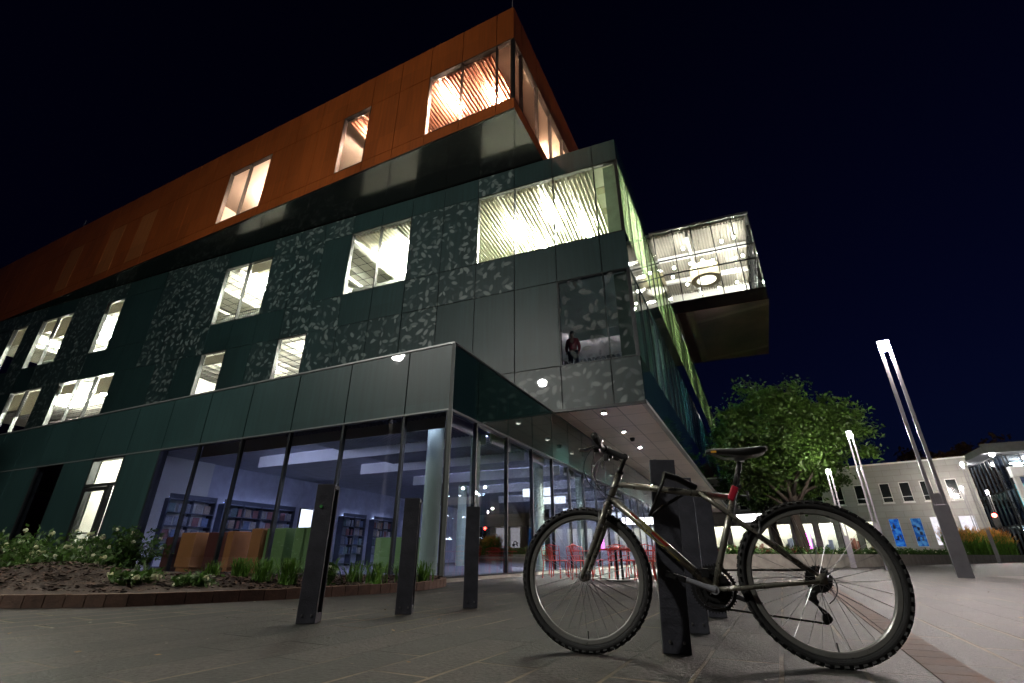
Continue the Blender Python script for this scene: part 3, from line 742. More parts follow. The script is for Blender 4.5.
# ------------------------------------------------------------------ indoor furniture seen through the glass
WF = WS
mag0 = None
mcols = [(.30,.14,.14),(.16,.22,.36),(.48,.46,.42),(.16,.24,.26),(.34,.36,.42),(.42,.34,.28)]
mmats = [pmat('magazine_cover_%s' % n, c_, .5, var=.5, vscale=25) for n, c_ in zip('abcdef', mcols)]
magm = []
for mm_ in mmats:
    mb = MB(); mb.box(-.11, .11, -.006, .006, 0, .26); magm.append(mb)
shelf_lab = ['dark magazine rack on the blue wall, nearest the lit door', 'dark magazine rack second from the lit door', 'dark magazine rack left of the glowing screen', 'dark magazine rack right of the glowing screen', 'dark magazine rack deepest in the glazed room']
mg_meshes = {}
for ui, v0 in enumerate((.1, 2.0, 3.55, 8.0, 10.2)):
    u = empty('magazine_rack', (WF @ V(v0+.8, .15, .055)), shelf_lab[ui], 'bookshelf', 'magazine racks along the blue wall')
    s_ = MB(WF)
    wv = 1.6
    for x in (v0, v0+wv/2-.02, v0+wv-.04): s_.box(x, x+.04, .002, .30, .055, 2.06)
    s_.box(v0, v0+wv, .27, .30, 2.06, 2.20)
    s_.build('upright', M['shelfdark'], u)
    for r_ in range(6):
        MB(WF).box(v0+.042, v0+wv-.042, .004, .29, .12+r_*.38, .15+r_*.38).build('shelf', M['shelfdark'], u)
    for r_ in range(1, 5):
        for k in range(5):
            mi = random.randrange(6)
            if mi not in mg_meshes:
                o = magm[mi].build('magazine', mmats[mi], None, local=True); mg_meshes[mi] = o
            else:
                o = mg_meshes[mi].copy(); COL.objects.link(o)
            o.location = WF @ V(v0+.17+k*.30+random.uniform(-.02,.02), .24, .152+r_*.38)
            o.rotation_euler = (0, 0, R(90-22)) 
            tag(o, 'small magazine standing cover out on a dark rack behind the glass', 'magazine', 'magazines on the racks')
# booth partitions behind the glass
plab = [('orange','orange booth divider just left of the shiny brown one','wood_o'),('brown','dark glossy brown booth divider between two orange ones','wood_b'),('orange','orange booth divider just right of the shiny brown one','wood_o'),
        ('orange','narrow orange booth divider beside the pale green one','wood_o'),('green','pale green booth divider beside the narrow orange one','part_g'),('green','pale green booth divider under the glowing screen','part_g'),
        ('brown','dull brown booth divider nearest the blank teal wall panel','wood_b'),('green','low dark green sofa back behind the second bollard','part_g')]
for (nm, lab, mk), (a_, b_, o_, h_) in zip(plab, ((8.15,8.75,-.75,1.0),(7.0,7.95,-.95,1.0),(6.62,6.86,-.70,1.0),(5.75,6.12,-.8,1.05),(5.05,5.70,-.9,1.05),(4.1,4.75,-.9,1.05),(9.0,9.45,-.8,.9),(2.3,3.4,-2.2,.85))):
    mb = MB(FB); mb.box(a_, b_, o_-.5, o_, .16, h_); mb.box(a_+.03, b_-.03, o_-.46, o_-.04, .055, .16)
    tag(mb.build('booth_divider', M[mk], None, bevel=.015), lab, 'partition', 'booth dividers behind the glass')
# glowing screen on a stand
c = P2(WF, 5.3, .7)
scr = empty('display_screen', (c[0], c[1], .055), 'glowing white upright display screen standing inside the glazed room', 'screen')
mb = MB(WF); mb.box(4.96, 5.64, .70, .76, 1.0, 2.14); mb.build('casing', M['black'], scr)
mb = MB(WF); mb.box(4.99, 5.61, .762, .766, 1.03, 2.11); mb.build('screen_panel', M['screen'], scr)
mb = MB(WF); mb.box(5.25, 5.35, .71, .75, .08, 1.0); mb.box(5.05, 5.55, .6, .9, .055, .08); mb.build('stand', M['mullion'], scr)

# person in the printed window
def person(loc, rz):
    me = bpy.data.meshes.new('person')
    J = {'pel':(0,0,.86,.115),'chest':(0,0,1.22,.135),'neck':(0,0,1.40,.05),'head0':(0,.01,1.50,.075),'head1':(0,.01,1.60,.085),
         'shL':(-.17,0,1.33,.06),'elL':(-.23,-.02,1.06,.045),'wrL':(-.22,.08,.83,.03),'haL':(-.21,.10,.74,.035),
         'shR':(.17,0,1.33,.06),'elR':(.23,-.02,1.06,.045),'wrR':(.2,.1,.84,.03),'haR':(.19,.13,.75,.035),
         'hiL':(-.09,0,.80,.09),'knL':(-.1,.01,.46,.062),'anL':(-.1,-.01,.08,.04),'toL':(-.1,.13,.03,.035),
         'hiR':(.09,0,.80,.09),'knR':(.1,.01,.46,.062),'anR':(.1,-.01,.08,.04),'toR':(.1,.13,.03,.035)}
    ks = list(J); E_ = [('pel','chest'),('chest','neck'),('neck','head0'),('head0','head1'),('chest','shL'),('shL','elL'),('elL','wrL'),('wrL','haL'),('chest','shR'),('shR','elR'),('elR','wrR'),('wrR','haR'),('pel','hiL'),('hiL','knL'),('knL','anL'),('anL','toL'),('pel','hiR'),('hiR','knR'),('knR','anR'),('anR','toR')]
    me.from_pydata([J[k][:3] for k in ks], [(ks.index(a), ks.index(b)) for a, b in E_], [])
    o = bpy.data.objects.new('person', me); COL.objects.link(o)
    def dress(ob, mesh, radii, mat, root):
        sk = ob.modifiers.new('skin', 'SKIN')
        for i, r_ in enumerate(radii): mesh.skin_vertices[0].data[i].radius = (r_,)*2
        mesh.skin_vertices[0].data[root].use_root = True
        sb = ob.modifiers.new('sub', 'SUBSURF'); sb.levels = 1; sb.render_levels = 2
        mesh.materials.append(mat)
    dress(o, me, [J[k][3] for k in ks], M['skin'], 0)
    for nm_, keys, mat in (('rose_jumper', ['pel','chest','neck','shL','elL','wrL','shR','elR','wrR'], M['rose']), ('trousers', ['pel','hiL','knL','anL','hiR','knR','anR'], pmat('dark_blue_cloth', (.03,.04,.09), .9))):
        m2 = bpy.data.meshes.new(nm_)
        m2.from_pydata([J[k][:3] for k in keys], [(keys.index(a_), keys.index(b_)) for a_, b_ in E_ if a_ in keys and b_ in keys], [])
        c2 = bpy.data.objects.new(nm_, m2); COL.objects.link(c2); c2.parent = o
        dress(c2, m2, [J[k][3]*1.12+.006 - (.012 if k == 'neck' else 0) for k in keys], mat, 0)
    o.location = loc; o.rotation_euler = (0,0,rz)
    hb = MB(); hb.lathe([(.01,1.70),(.07,1.67),(.095,1.60),(.09,1.52),(.06,1.47)], (0,-.015,0), 'z', 14); hb.build('hair', M['black'], o, smooth=True, local=True)
    return o
c = P2(TF, 2.28, -.62)
tag(person((c[0], c[1], 5.97), R(160)), 'person in a rose top standing behind the leaf-printed window', 'person')

# ------------------------------------------------------------------ bollards
def make_bollard():
    r = empty('bollard', (0,0,0), 'x', 'bollard', 'charcoal bollards on the plaza')
    b = MB(); W_, D_ = .066, .075
    b.box(-W_, W_, -D_, -D_+.02, 0, .92); b.box(-W_, W_-.028, -D_+.02, D_, 0, .92); b.box(W_-.028, W_, D_-.02, D_, 0, .92)
    b.box(W_-.028, W_, -D_+.02, D_-.02, .89, .92); b.box(W_-.028, W_, -D_+.02, D_-.02, 0, .06)
    b.build('post', M['bollard'], r, local=True, bevel=.003)
    g_ = MB(); g_.box(W_-.0275, W_-.026, -D_+.021, D_-.021, .061, .889); g_.build('recess_panel', M['black'], r, local=True)
    for x in (-.03, .035):
        MB().lathe([(.001,-D_-.004),(.008,-D_-.003),(.008,-D_+.001)], (x,0,.05), 'y', 10).build('bolt', M['bolt'], r, local=True)
    return r
b0 = make_bollard()
bl = [((-1.445,3.88,0), 4, 'charcoal bollard with a small green sticker, leftmost of the row'),
      ((-.885,4.46,0), 4, 'charcoal bollard in front of the glass corner, second from the left'),
      ((-.385,4.98,0), 4, 'slim charcoal bollard third from the left, just left of the front wheel'),
      ((.812,2.755,0), -14, 'near charcoal bollard the bicycle is locked against'),
      ((1.15,3.42,0), -14, 'charcoal bollard directly behind the one the bicycle leans on'),
      ((1.60,4.25,0), -14, 'farthest charcoal bollard of the three behind the bicycle frame')]
for i, (loc, rz, lab) in enumerate(bl):
    o = b0 if i == 0 else copy_tree(b0)
    o.location = loc; o.scale = (1,1,(1.02,.975,.95,1,1,1)[i]); o.rotation_euler = (0,R((0,0,0,2.6,1.6,1.2)[i]),R(rz)); o['label'] = lab
MB().lathe([(.001,-.0795),(.011,-.0795),(.011,-.075)], (-.015,0,.76), 'y', 12).build('sticker', M['greendot'], b0, local=True)

# ------------------------------------------------------------------ bicycle  (local x: front axle -> rear axle, y: away from the viewer, z: up)
bike = empty('bicycle', (.374, 2.715, 0), 'grey mountain bicycle with knobbly tyres locked to a charcoal bollard', 'bicycle', rz=math.atan2(-.345, .985))
RW = .335
def wheel(x, name):
    rim = MB().lathe([(.274,-.007),(.279,-.011),(.296,-.012),(.299,-.010),(.292,-.006),(.292,.006),(.299,.010),(.296,.012),(.279,.011),(.274,.007)], (x,0,RW), 'y', 96, closed=True)
    rim = rim.build(name, M['rim'], bike, smooth=False, local=True)
    t = MB(); prof = [(.3145+.0185*math.cos(a)*1.0, .021*math.sin(a)) for a in [2*math.pi*k/14 for k in range(14)]]
    t.lathe(prof, (x,0,RW), 'y', 96, closed=True)
    for k in range(58):
        a0 = 2*math.pi*k/58
        for lat, rr, tw, off in ((-.019,.3275,.008,0),(.019,.3275,.008,0),(-.007,.3325,.006,.5),(.007,.3325,.006,.5)):
            a = a0 + off*2*math.pi/58
            Mx = Matrix.Translation((x,0,RW)) @ Matrix.Rotation(-a, 4, 'Y') @ Matrix.Translation((rr,lat,0)) @ Matrix.Rotation((.75 if lat>.01 else -.75 if lat<-.01 else 0)*1.0, 4, 'Z')
            t.M = Mx; t.box(-.007, .005, -tw*.6, tw*.6, -.0085, .0085)
    t.M = Matrix.Identity(4)
    t.build('tyre', M['rubber'], rim, local=True)
    s = MB()
    for k in range(32):
        a = 2*math.pi*k/32; sd = 1 if k % 2 else -1; cr = .9*(1 if (k//2) % 2 else -1)
        a2 = a + cr*.75
        s.tube((x+.02*math.cos(a2), sd*.028, RW+.02*math.sin(a2)), (x+.272*math.cos(a), 0, RW+.272*math.sin(a)), .0011, n=4, caps=False)
    s.build('spokes', M['grey_metal'], rim, local=True)
    MB().lathe([(.006,-.052),(.011,-.050),(.011,-.036),(.024,-.033),(.024,-.028),(.012,-.025),(.012,.025),(.024,.028),(.024,.033),(.011,.036),(.011,.050),(.006,.052)], (x,0,RW), 'y', 20).build('hub', M['grey_metal'], rim, smooth=False, local=True)
    # quick release nut / valve
    MB().tube((x+.005,-.004,RW-.274),(x+.005,-.004,RW-.240),.003,n=6).build('valve', M['black'], rim, local=True)
    return rim
wheel(0, 'front_wheel'); wheel(1.062, 'rear_wheel')
BB = V(.614, 0, .288)
fr = MB()
fr.path([(.158,0,.700),(.222,0,.838)], [.019,.019], 16)
fr.tube((.215,0,.782), (.765,0,.693), .0165, n=16)
fr.tube((.172,0,.712), (BB.x,0,BB.z), .0195, n=16)
fr.tube((BB.x,0,BB.z), (.786,0,.742), .0155, n=16)
fr.lathe([(.021,-.036),(.021,.036)], (BB.x,0,BB.z), 'y', 20)
for s_ in (-1, 1):
    fr.path([(.612,s_*.014,.722),(.70,s_*.028,.650),(.80,s_*.046,.560),(1.045,s_*.060,.352)], [.0095,.0095,.009,.007], 10)
    fr.path([(BB.x+.01,s_*.018,BB.z),(.72,s_*.040,.295),(1.045,s_*.060,.328)], [.011,.010,.008], 10)
    fr.box(1.036, 1.078, s_*.062-.003, s_*.062+.003, .318, .362)
fr.tube((.80,-.05,.560), (.80,.05,.560), .006, n=8)
fr.tube((.70,-.042,.296), (.70,.042,.296), .006, n=8)
frame_o = fr.build('frame', M['frame'], bike, smooth=True, local=True)
# weld-collar shading: small gussets
cl = MB(); cl.lathe([(.0235,0),(.0235,.012)], (0,0,0), 'z', 18); 
for z0, z1 in ((.0,.012),):
    pass
hd = V(.064,0,.138).normalized()
def along(p, t): return tuple(V(*p) + hd*t)
c1 = MB(); c1.tube(along((.158,0,.700),-.012), along((.158,0,.700),.002), .0225, n=18); c1.tube((.222,0,.838), along((.222,0,.838),.016), .0225, n=18)
c1.build('headset', M['black'], bike, smooth=False, local=True)
# down tube decal: red blocks with yellow zig-zag outline, on the near (-y) flank of the tube
A0 = V(.172,0,.712); A1 = BB.copy(); dtd = (A1-A0).normalized(); upn = V(-dtd.z,0,dtd.x); upn = upn if upn.z > 0 else -upn
def dp(t, w, r=.0202):
    a = w/.0195; return tuple(A0 + dtd*t + (V(0,-1,0)*math.cos(a) + upn*math.sin(a))*r)
def ribbon(t0, t1, w0, w1, mb, sh=0.0):
    n = 6
    for i in range(n):
        wa = w0+(w1-w0)*i/n; wb = w0+(w1-w0)*(i+1)/n
        mb.add([dp(t0+sh*i/n,wa), dp(t1+sh*i/n,wa), dp(t1+sh*(i+1)/n,wb), dp(t0+sh*(i+1)/n,wb), dp(t0,wa,.0197), dp(t1,wa,.0197), dp(t1,wb,.0197), dp(t0,wb,.0197)],
               [(0,1,2,3),(7,6,5,4),(0,3,7,4),(1,5,6,2),(0,4,5,1),(3,2,6,7)])
rd = MB(); ribbon(.115,.160,.002,.014,rd,.008); ribbon(.255,.345,.000,.014,rd,.008); rd.build('decal', M['redecal'], frame_o, local=True)
yd = MB()
for pl in ([(.105,-.004),(.165,-.006),(.172,.012),(.255,.010),(.248,-.003),(.262,-.010),(.232,-.014),(.168,-.013)],
           [(.225,-.004),(.228,-.014),(.315,-.015),(.345,-.004),(.362,-.002)], [(.16,.016),(.375,.016)], [(.19,.002),(.235,.002)], [(.37,-.009),(.43,-.009)]):
    yd.path([dp(t,w,.0203) for t, w in pl], .0011, 5)
yd.build('decal', M['yellow'], frame_o, local=True)
# fork
fk = MB(); crown = V(.145,0,.665)
for s_ in (-1,1):
    fk.path([(.150,s_*.045,.672),(.122,s_*.047,.600),(.082,s_*.050,.510),(.040,s_*.051,.420),(.008,s_*.051,.350),(-.002,s_*.051,.325)], [.0165,.0175,.016,.0135,.011,.009], 12)
fk.path([(.150,-.050,.672),(.150,0,.684),(.150,.050,.672)], [.016,.018,.016], 12)
fk.tube((.148,0,.68), (.158,0,.70), .017, n=12)
fk_o = fk.build('fork', M['frame'], bike, smooth=True, local=True)
# stem, bar, grips, levers
st = MB(); st.path([(.228,0,.852),(.262,0,.925)], .0125, 14); st.path([(.268,0,.918),(.215,0,.945),(.155,0,.975)], [.018,.016,.017], 14)
st.lathe([(.022,-.022),(.022,.022)], (.150,0,.977), 'y', 18); st.lathe([(.016,-.012),(.016,.012)], (.263,0,.926), 'y', 14)
st.build('stem', M['black'], bike, smooth=False, local=True)
hb = MB(); hb.path([(.165,-.285,.985),(.152,-.15,.978),(.150,0,.977),(.152,.15,.978),(.165,.285,.985)], .0125, 12)
bar = hb.build('handlebar', M['black'], bike, smooth=True, local=True)
for s_ in (-1,1):
    gp = MB(); gp.path([(.155,s_*.175,.9795),(.165,s_*.285,.985)], .0165, 14)
    for k in range(9): gp.tube((.1555+k*.001,s_*(.18+k*.0118),.9797+k*.0006), (.1557+k*.001,s_*(.184+k*.0118),.9799+k*.0006), .0182, n=14)
    gp.build('grip', M['rubber'], bar, smooth=False, local=True)
    lv = MB(); lv.path([(.150,s_*.135,.975),(.115,s_*.150,.955),(.085,s_*.19,.935),(.075,s_*.25,.925)], [.007,.006,.006,.0055], 8, flat=1.6)
    lv.build('brake_lever', M['silver'], bar, smooth=True, local=True)
    lc = MB(); lc.box(.118,.168,s_*.135-.014,s_*.135+.014,.952,.992); lc.box(.120,.150,s_*.115-.02,s_*.115+.02,.935,.968)
    lc.build('lever_clamp', M['black'], bar, local=True, bevel=.004)
    sf = MB(); sf.lathe([(.010,-.01),(.019,-.008),(.019,.01),(.012,.012)], (.150,s_*.105,1.0), 'y', 16); sf.path([(.150,s_*.105,1.0),(.128,s_*.115,1.02)], .004, 6)
    sf.build('gear_shifter', M['grey_metal'], bar, local=True)
# cables
cb = MB()
def bez(p0, p1, p2, p3, n=14):
    o = []
    for i in range(n+1):
        t = i/n; o.append(tuple(V(*p0)*(1-t)**3 + V(*p1)*3*t*(1-t)**2 + V(*p2)*3*t*t*(1-t) + V(*p3)*t**3))
    return o
cb.path(bez((.118,-.14,.958),(.02,-.13,.90),(.03,-.06,.76),(.13,-.01,.75)), .0025, 6)
cb.path(bez((.118,.14,.958),(.0,.13,.88),(.05,.06,.74),(.25,.018,.79)), .0025, 6)
cb.path(bez((.12,-.115,.94),(.06,-.10,.84),(.09,-.05,.72),(.235,-.022,.70)), .0025, 6)
cb.path(bez((.12,.115,.94),(.02,.10,.80),(.10,.05,.70),(.225,.022,.69)), .0025, 6)
cb.path(bez((.13,-.01,.75),(.15,-.02,.77),(.18,-.02,.76),(.215,-.02,.775)), .0025, 6)
cb.build('cables', M['black'], bike, smooth=True, local=True)
cb = MB()
cb.path(bez((1.02,.07,.30),(1.10,.08,.44),(1.20,.08,.30),(1.09,.07,.235)), .0026, 6)
cb.build('derailleur_cable', M['black'], bike, smooth=True, local=True)
# cantilever brakes
def brake(x, z, dx, nm):
    b_ = MB()
    for s_ in (-1,1):
        b_.path([(x,s_*.05,z-.03),(x+dx*.01,s_*.055,z),(x+dx*.012,s_*.045,z+.035)], [.006,.006,.004], 8)
        b_.box(x-.022, x+.022, s_*.028-.005, s_*.028+.005, z-.008, z+.004)
        b_.lathe([(.009,-.01),(.009,.01)], (x, s_*.055, z-.03), 'y', 10)
    b_.path([(x+dx*.012,-.045,z+.035),(x+dx*.01,0,z+.075),(x+dx*.012,.045,z+.035)], .0015, 5)
    b_.build(nm, M['grey_metal'], bike, local=True)
brake(.118, .602, -1, 'front_brake'); brake(.845, .545, 1, 'rear_brake')
SA = V(.158,0,.700)
SR = Matrix.Translation(SA) @ Matrix.Rotation(R(-4), 4, hd) @ Matrix.Translation(-SA)
for ch in bike.children:
    if ch.name.split('.')[0] in ('front_wheel','fork','stem','handlebar','front_brake'): ch.matrix_local = SR @ ch.matrix_local
# seat post, clamp, saddle
sd_ = V(.172,0,.454).normalized()
sp = MB(); sp.path([(.78,0,.725),(.828,0,.865)], .0130, 16); sp.build('seat_post', M['black'], bike, smooth=True, local=True)
sp = MB(); sp.tube((.782,0,.730),(.789,0,.752),.0185,n=16); sp.box(.792,.812,-.030,.018,.735,.752); sp.path([(.800,-.028,.745),(.806,-.034,.790),(.80,-.030,.800)], .005, 8); sp.build('seat_clamp', M['black'], bike, local=True)
MB().add and None
rf = MB(); Mx = Matrix.Translation((.768,-.030,.712)) @ Matrix.Rotation(R(28), 4, 'Y'); rf.M = Mx; rf.box(-.016,.016,-.012,.008,-.036,.036); rf.M = Matrix.Identity(4)
rf.build('red_light', M['red'], bike, local=True, bevel=.006)
pb = MB(); pb.tube((.795,-.02,.70),(.835,-.035,.695),.005,n=8); pb.tube((.832,-.035,.675),(.832,-.035,.72),.006,n=8); pb.build('light_bracket', M['black'], bike, local=True)
sa = MB(); secs = [(.676,.014,.928,.022),(.690,.022,.932,.030),(.73,.027,.932,.036),(.78,.036,.929,.046),(.83,.054,.926,.060),(.88,.070,.926,.066),(.92,.076,.927,.060),(.948,.068,.927,.044),(.958,.045,.924,.026)]
pts = []; n_ = 14
for x, hw, zt, dp_ in secs:
    for k in range(n_):
        a = 2*math.pi*k/n_; cy, cz = math.cos(a), math.sin(a)
        y = hw*math.copysign(abs(cy)**.7, cy); z = zt + (.006*cz if cz > 0 else dp_*cz*(.35+.65*abs(cy)))
        z -= .010*abs(cy)**2 if cz > 0 else 0
        pts.append((x, y, z))
fs = []
for i in range(len(secs)-1):
    for k in range(n_): fs.append((i*n_+k, i*n_+(k+1)%n_, (i+1)*n_+(k+1)%n_, (i+1)*n_+k))
fs += [tuple(range(n_))[::-1], tuple((len(secs)-1)*n_+k for k in range(n_))]
sa.add(pts, fs); sad = sa.build('saddle', pmat('black_leather', (.009,.009,.009), .3, coat=.3, bump=.1, bscale=200), bike, smooth=True, local=True)
sl = MB(); sl.box(.700,.726,-.0275,-.0245,.914,.925); sl.build('saddle_label', M['ylabel'], sad, local=True)
rl = MB()
for s_ in (-1,1): rl.path([(.70,s_*.012,.915),(.76,s_*.02,.885),(.86,s_*.022,.882),(.93,s_*.03,.910)], .0035, 8)
rl.box(.808,.852,-.024,.024,.868,.886); rl.build('saddle_rails', M['grey_metal'], sad, local=True)
MB().lathe([(.001,-.02),(.012,-.016),(.012,.016),(.001,.02)], (.958,0,.925), 'y', 12).build('saddle_badge', M['bolt'], sad, local=True)
# cranks, rings, chain
def crank(s_, ang):
    a = R(ang); e = V(math.cos(a), 0, math.sin(a))*.170
    y0, y1 = s_*.062, s_*.078
    c = MB(); c.path([(BB.x,y0,BB.z),(BB.x+e.x*.3,(y0+y1)/2,BB.z+e.z*.3),(BB.x+e.x,y1,BB.z+e.z)], [.017,.0125,.0115], 12)
    c.lathe([(.019,s_*.05),(.019,s_*.072)], (BB.x,0,BB.z), 'y', 18)
    co_ = c.build('crank_arm', M['crank'], bike, smooth=False, local=True)
    p_ = MB(); px, pz = BB.x+e.x, BB.z+e.z
    ya, yb = sorted((s_*.100, s_*.185))
    p_.tube((px,s_*.08,pz),(px,s_*.19,pz),.006,n=10)
    Mt = Matrix.Translation((px,0,pz)) @ Matrix.Rotation(R(18),4,'Y'); p_.M = Mt
    p_.box(-.045,-.033,ya,yb,-.012,.012); p_.box(.033,.045,ya,yb,-.012,.012); p_.box(-.045,.045,ya,ya+.008,-.010,.010); p_.box(-.045,.045,yb-.008,yb,-.010,.010); p_.box(-.012,.012,ya,yb,-.011,.011)
    p_.M = Matrix.Identity(4); p_.build('pedal', M['black'], co_, local=True)
crank(-1, 161); crank(1, -19)
cr = MB()
for ro, ri, y, nt_ in ((.100,.086,.050,46),(.078,.064,.044,36),(.052,.040,.038,24)):
    cr.lathe([(ri,y-.0015),(ro,y-.0015),(ro,y+.0015),(ri,y+.0015)], (BB.x,0,BB.z), 'y', 64, closed=True)
    for k in range(nt_):
        a = 2*math.pi*k/nt_; cr.M = Matrix.Translation((BB.x,y,BB.z)) @ Matrix.Rotation(a,4,'Y'); cr.box(ro-.001, ro+.006, -.0013, .0013, -.0028, .0028)
    cr.M = Matrix.Identity(4)
cr.lathe([(.012,.052),(.068,.052),(.068,.0535),(.012,.0535)], (BB.x,0,BB.z), 'y', 40, closed=True)
for k in range(5):
    a = 2*math.pi*k/5+.3; cr.path([(BB.x+.015*math.cos(a),.046,BB.z+.015*math.sin(a)),(BB.x+.09*math.cos(a),.047,BB.z+.09*math.sin(a))], [.009,.006], 8, flat=.4)
cr.build('chainrings', M['black'], bike, local=True)
ca = MB(); AX = V(1.062,0,RW)
for k in range(7):
    ro = .054-.0042*k; y = .026+.0045*k
    ca.lathe([(.014,y-.001),(ro,y-.001),(ro,y+.001),(.014,y+.001)], (AX.x,0,AX.z), 'y', 40, closed=True)
    nn = 28-2*k
    for j in range(nn):
        ca.M = Matrix.Translation((AX.x,y,AX.z)) @ Matrix.Rotation(2*math.pi*j/nn,4,'Y'); ca.box(ro-.001, ro+.005, -.001, .001, -.0022, .0022)
    ca.M = Matrix.Identity(4)
ca.build('cassette', M['black'], bike, local=True)
de = MB(); de.path([(1.066,.068,.318),(1.050,.072,.290),(1.030,.074,.262),(1.045,.070,.235)], [.010,.014,.014,.010], 10)
for px, pz in ((1.022,.262),(1.062,.178)):
    de.lathe([(.006,.044),(.020,.045),(.020,.051),(.006,.052)], (px,0,pz), 'y', 18)
for y in (.040,.056): de.path([(1.018,y,.265),(1.066,y,.172)], [.010,.011], 8, flat=.25)
de.build('derailleur', M['black'], bike, local=True)
fd = MB(); fd.box(.628,.672,.034,.040,.372,.398); fd.box(.628,.672,.052,.057,.366,.394); fd.path([(.650,.012,.40),(.655,.03,.39)], .009, 8); fd.box(.565,.60,-.024,.024,.338,.375); fd.build('front_derailleur', M['black'], bike, local=True)
chn = MB()
def links(pts):
    pts = [V(*p) for p in pts]; k = 0
    for a, b in zip(pts[:-1], pts[1:]):
        L = (b-a).length; n = max(1, int(L/.0127)); d_ = (b-a)/n
        ang = math.atan2(d_.z, d_.x)
        for i in range(n):
            m_ = a + d_*(i+.5); w2 = .0036 if k % 2 else .0022
            chn.M = Matrix.Translation(m_) @ Matrix.Rotation(-ang,4,'Y'); chn.box(-.0068,.0068,-w2,w2,-.0042 if k%2 else -.0036,.0042 if k%2 else .0036); k += 1
    chn.M = Matrix.Identity(4)
arc = [(BB.x+.080*math.cos(a),.044,BB.z+.080*math.sin(a)) for a in [math.pi/2 + math.pi*i/16 for i in range(17)]]
links([(AX.x,.044,AX.z+.036)] + arc + [(1.062,.048,.158)]); links([(1.062,.048,.158),(1.082,.048,.178),(1.068,.048,.20),(1.004,.048,.258),(1.018,.048,.284),(1.055,.044,.300)])
chn.build('chain', pmat('oily_chain', (.05,.045,.04), .4, metal=.8), bike, local=True)
# bottle bolts on down tube
bt = MB()
for t in (.26,.33): bt.add
# U lock (own thing)
lock = empty('bicycle_lock', (.374, 2.715, .6), 'black U-shaped lock hooked round the frame and the near bollard', 'lock', rz=math.atan2(-.345, .985))
lk = MB()
lk.path([(.463,-.045,.210),(.43,-.042,.150),(.375,-.030,.045),(.360,-.012,.022),(.372,.012,.022),(.42,.03,.060),(.50,.04,.105),(.585,.042,.150)], .0085, 12)
lk.build('shackle', M['black'], lock, smooth=True, local=True)
lk = MB(); lk.path([(.452,-.048,.215),(.515,-.012,.198),(.600,.046,.155)], .0165, 16); lk.build('crossbar', M['black'], lock, smooth=False, local=True)

# ------------------------------------------------------------------ street lamps
def make_lamp(h=5.6, mat='lamp', r=.12):
    L = empty('street_lamp', (0,0,0), 'x', 'street lamp', 'twin-tube street lamps')
    b = MB(); b.box(-.14,.14,-.06,.06,0,1.5); b.build('base_post', M['lampgrey'], L, local=True, bevel=.008)
    for s_ in (-1,1):
        t = MB(); x = s_*.098; t.box(x-.036,x+.036,-.036,.036,1.5,h); t.build('tube', M['lampgrey'], L, local=True, bevel=.006)
    c = MB(); c.box(-.060,.060,-.03,.03,1.5,1.75); c.build('spacer', M['lampgrey'], L, local=True)
    hd_ = MB(); hd_.box(-.136,.136,-.04,.04,h,h+.02); hd_.box(-.056,.056,-.035,.035,h-.05,h); 
    hd_ = hd_.build('lamp_head', M['lampgrey'], L, local=True)
    MB().lathe([(.003,-r*.9),(r*.7,-r*.62),(r,0),(r*.7,r*.62),(.003,r*.9)], (0,-.02,h-.05-r), 'z', 16).build('lamp_bulb', M[mat], hd_, smooth=True, local=True)
    return L
lp = make_lamp()
lamps = [((9.80,11.40,0), 5.6, 'nearest and tallest twin-tube street lamp at right'),
         ((12.8,17.8,0), 4.74, 'twin-tube street lamp beside the tree crown, second nearest'),
         ((13.45,20.6,0), 3.79, 'small twin-tube street lamp just right of the tree trunk'),
         ((31.4,33.6,0), 6.45, 'twin-tube street lamp standing in the tall orange grass'),
         ((35.3,38.6,0), 5.45, 'distant twin-tube street lamp left of the traffic light'),
         ((40.0,41.5,0), 5.5, 'farthest twin-tube street lamp before the glass building')]
for i, (loc, h, lab) in enumerate(lamps):
    o = lp if i == 0 else copy_tree(lp)
    o.location = loc; o['label'] = lab
    if i:
        for c_ in o.children:
            for b_ in c_.children:
                if b_.name.startswith('lamp_bulb'):
                    b_.data = b_.data.copy(); b_.data.materials[0] = M['lampmid']
    o.scale = (1,1,h/5.6) if i == 0 else (.7,.7,h/5.6); o.rotation_euler = (0,0,math.atan2(loc[1],loc[0])-math.pi/2 + R(8))
# two tall lamps left of the frame: they light the facades and mirror in the cladding
for (x, y, z, lab, lm_) in ((-14.4, 4.4, 9.9, 'tall pole lamp far left of the frame', 'lampfacade_low'), (-12.3, -1.2, 13.0, 'tallest pole lamp behind the viewer at left', 'lampfacade')):
    L = empty('pole_lamp', (x,y,0), lab, 'street lamp', 'tall plaza pole lamps')
    MB().path([(0,0,0),(0,0,z+.25)], [.11,.06], 12).build('pole', M['lampgrey'], L, local=True)
    hd_ = MB(); hd_.lathe([(.06,z+.18),(.30,z+.20),(.32,z+.26),(.05,z+.34)], (0,0,0), 'z', 20); hd_ = hd_.build('lamp_head', M['lampgrey'], L, local=True)
    MB().lathe([(.003,z-.36),(.25,z-.25),(.36,z),(.25,z+.14),(.003,z+.17)], (0,0,0), 'z', 20).build('lamp_bulb', M[lm_], hd_, smooth=True, local=True)

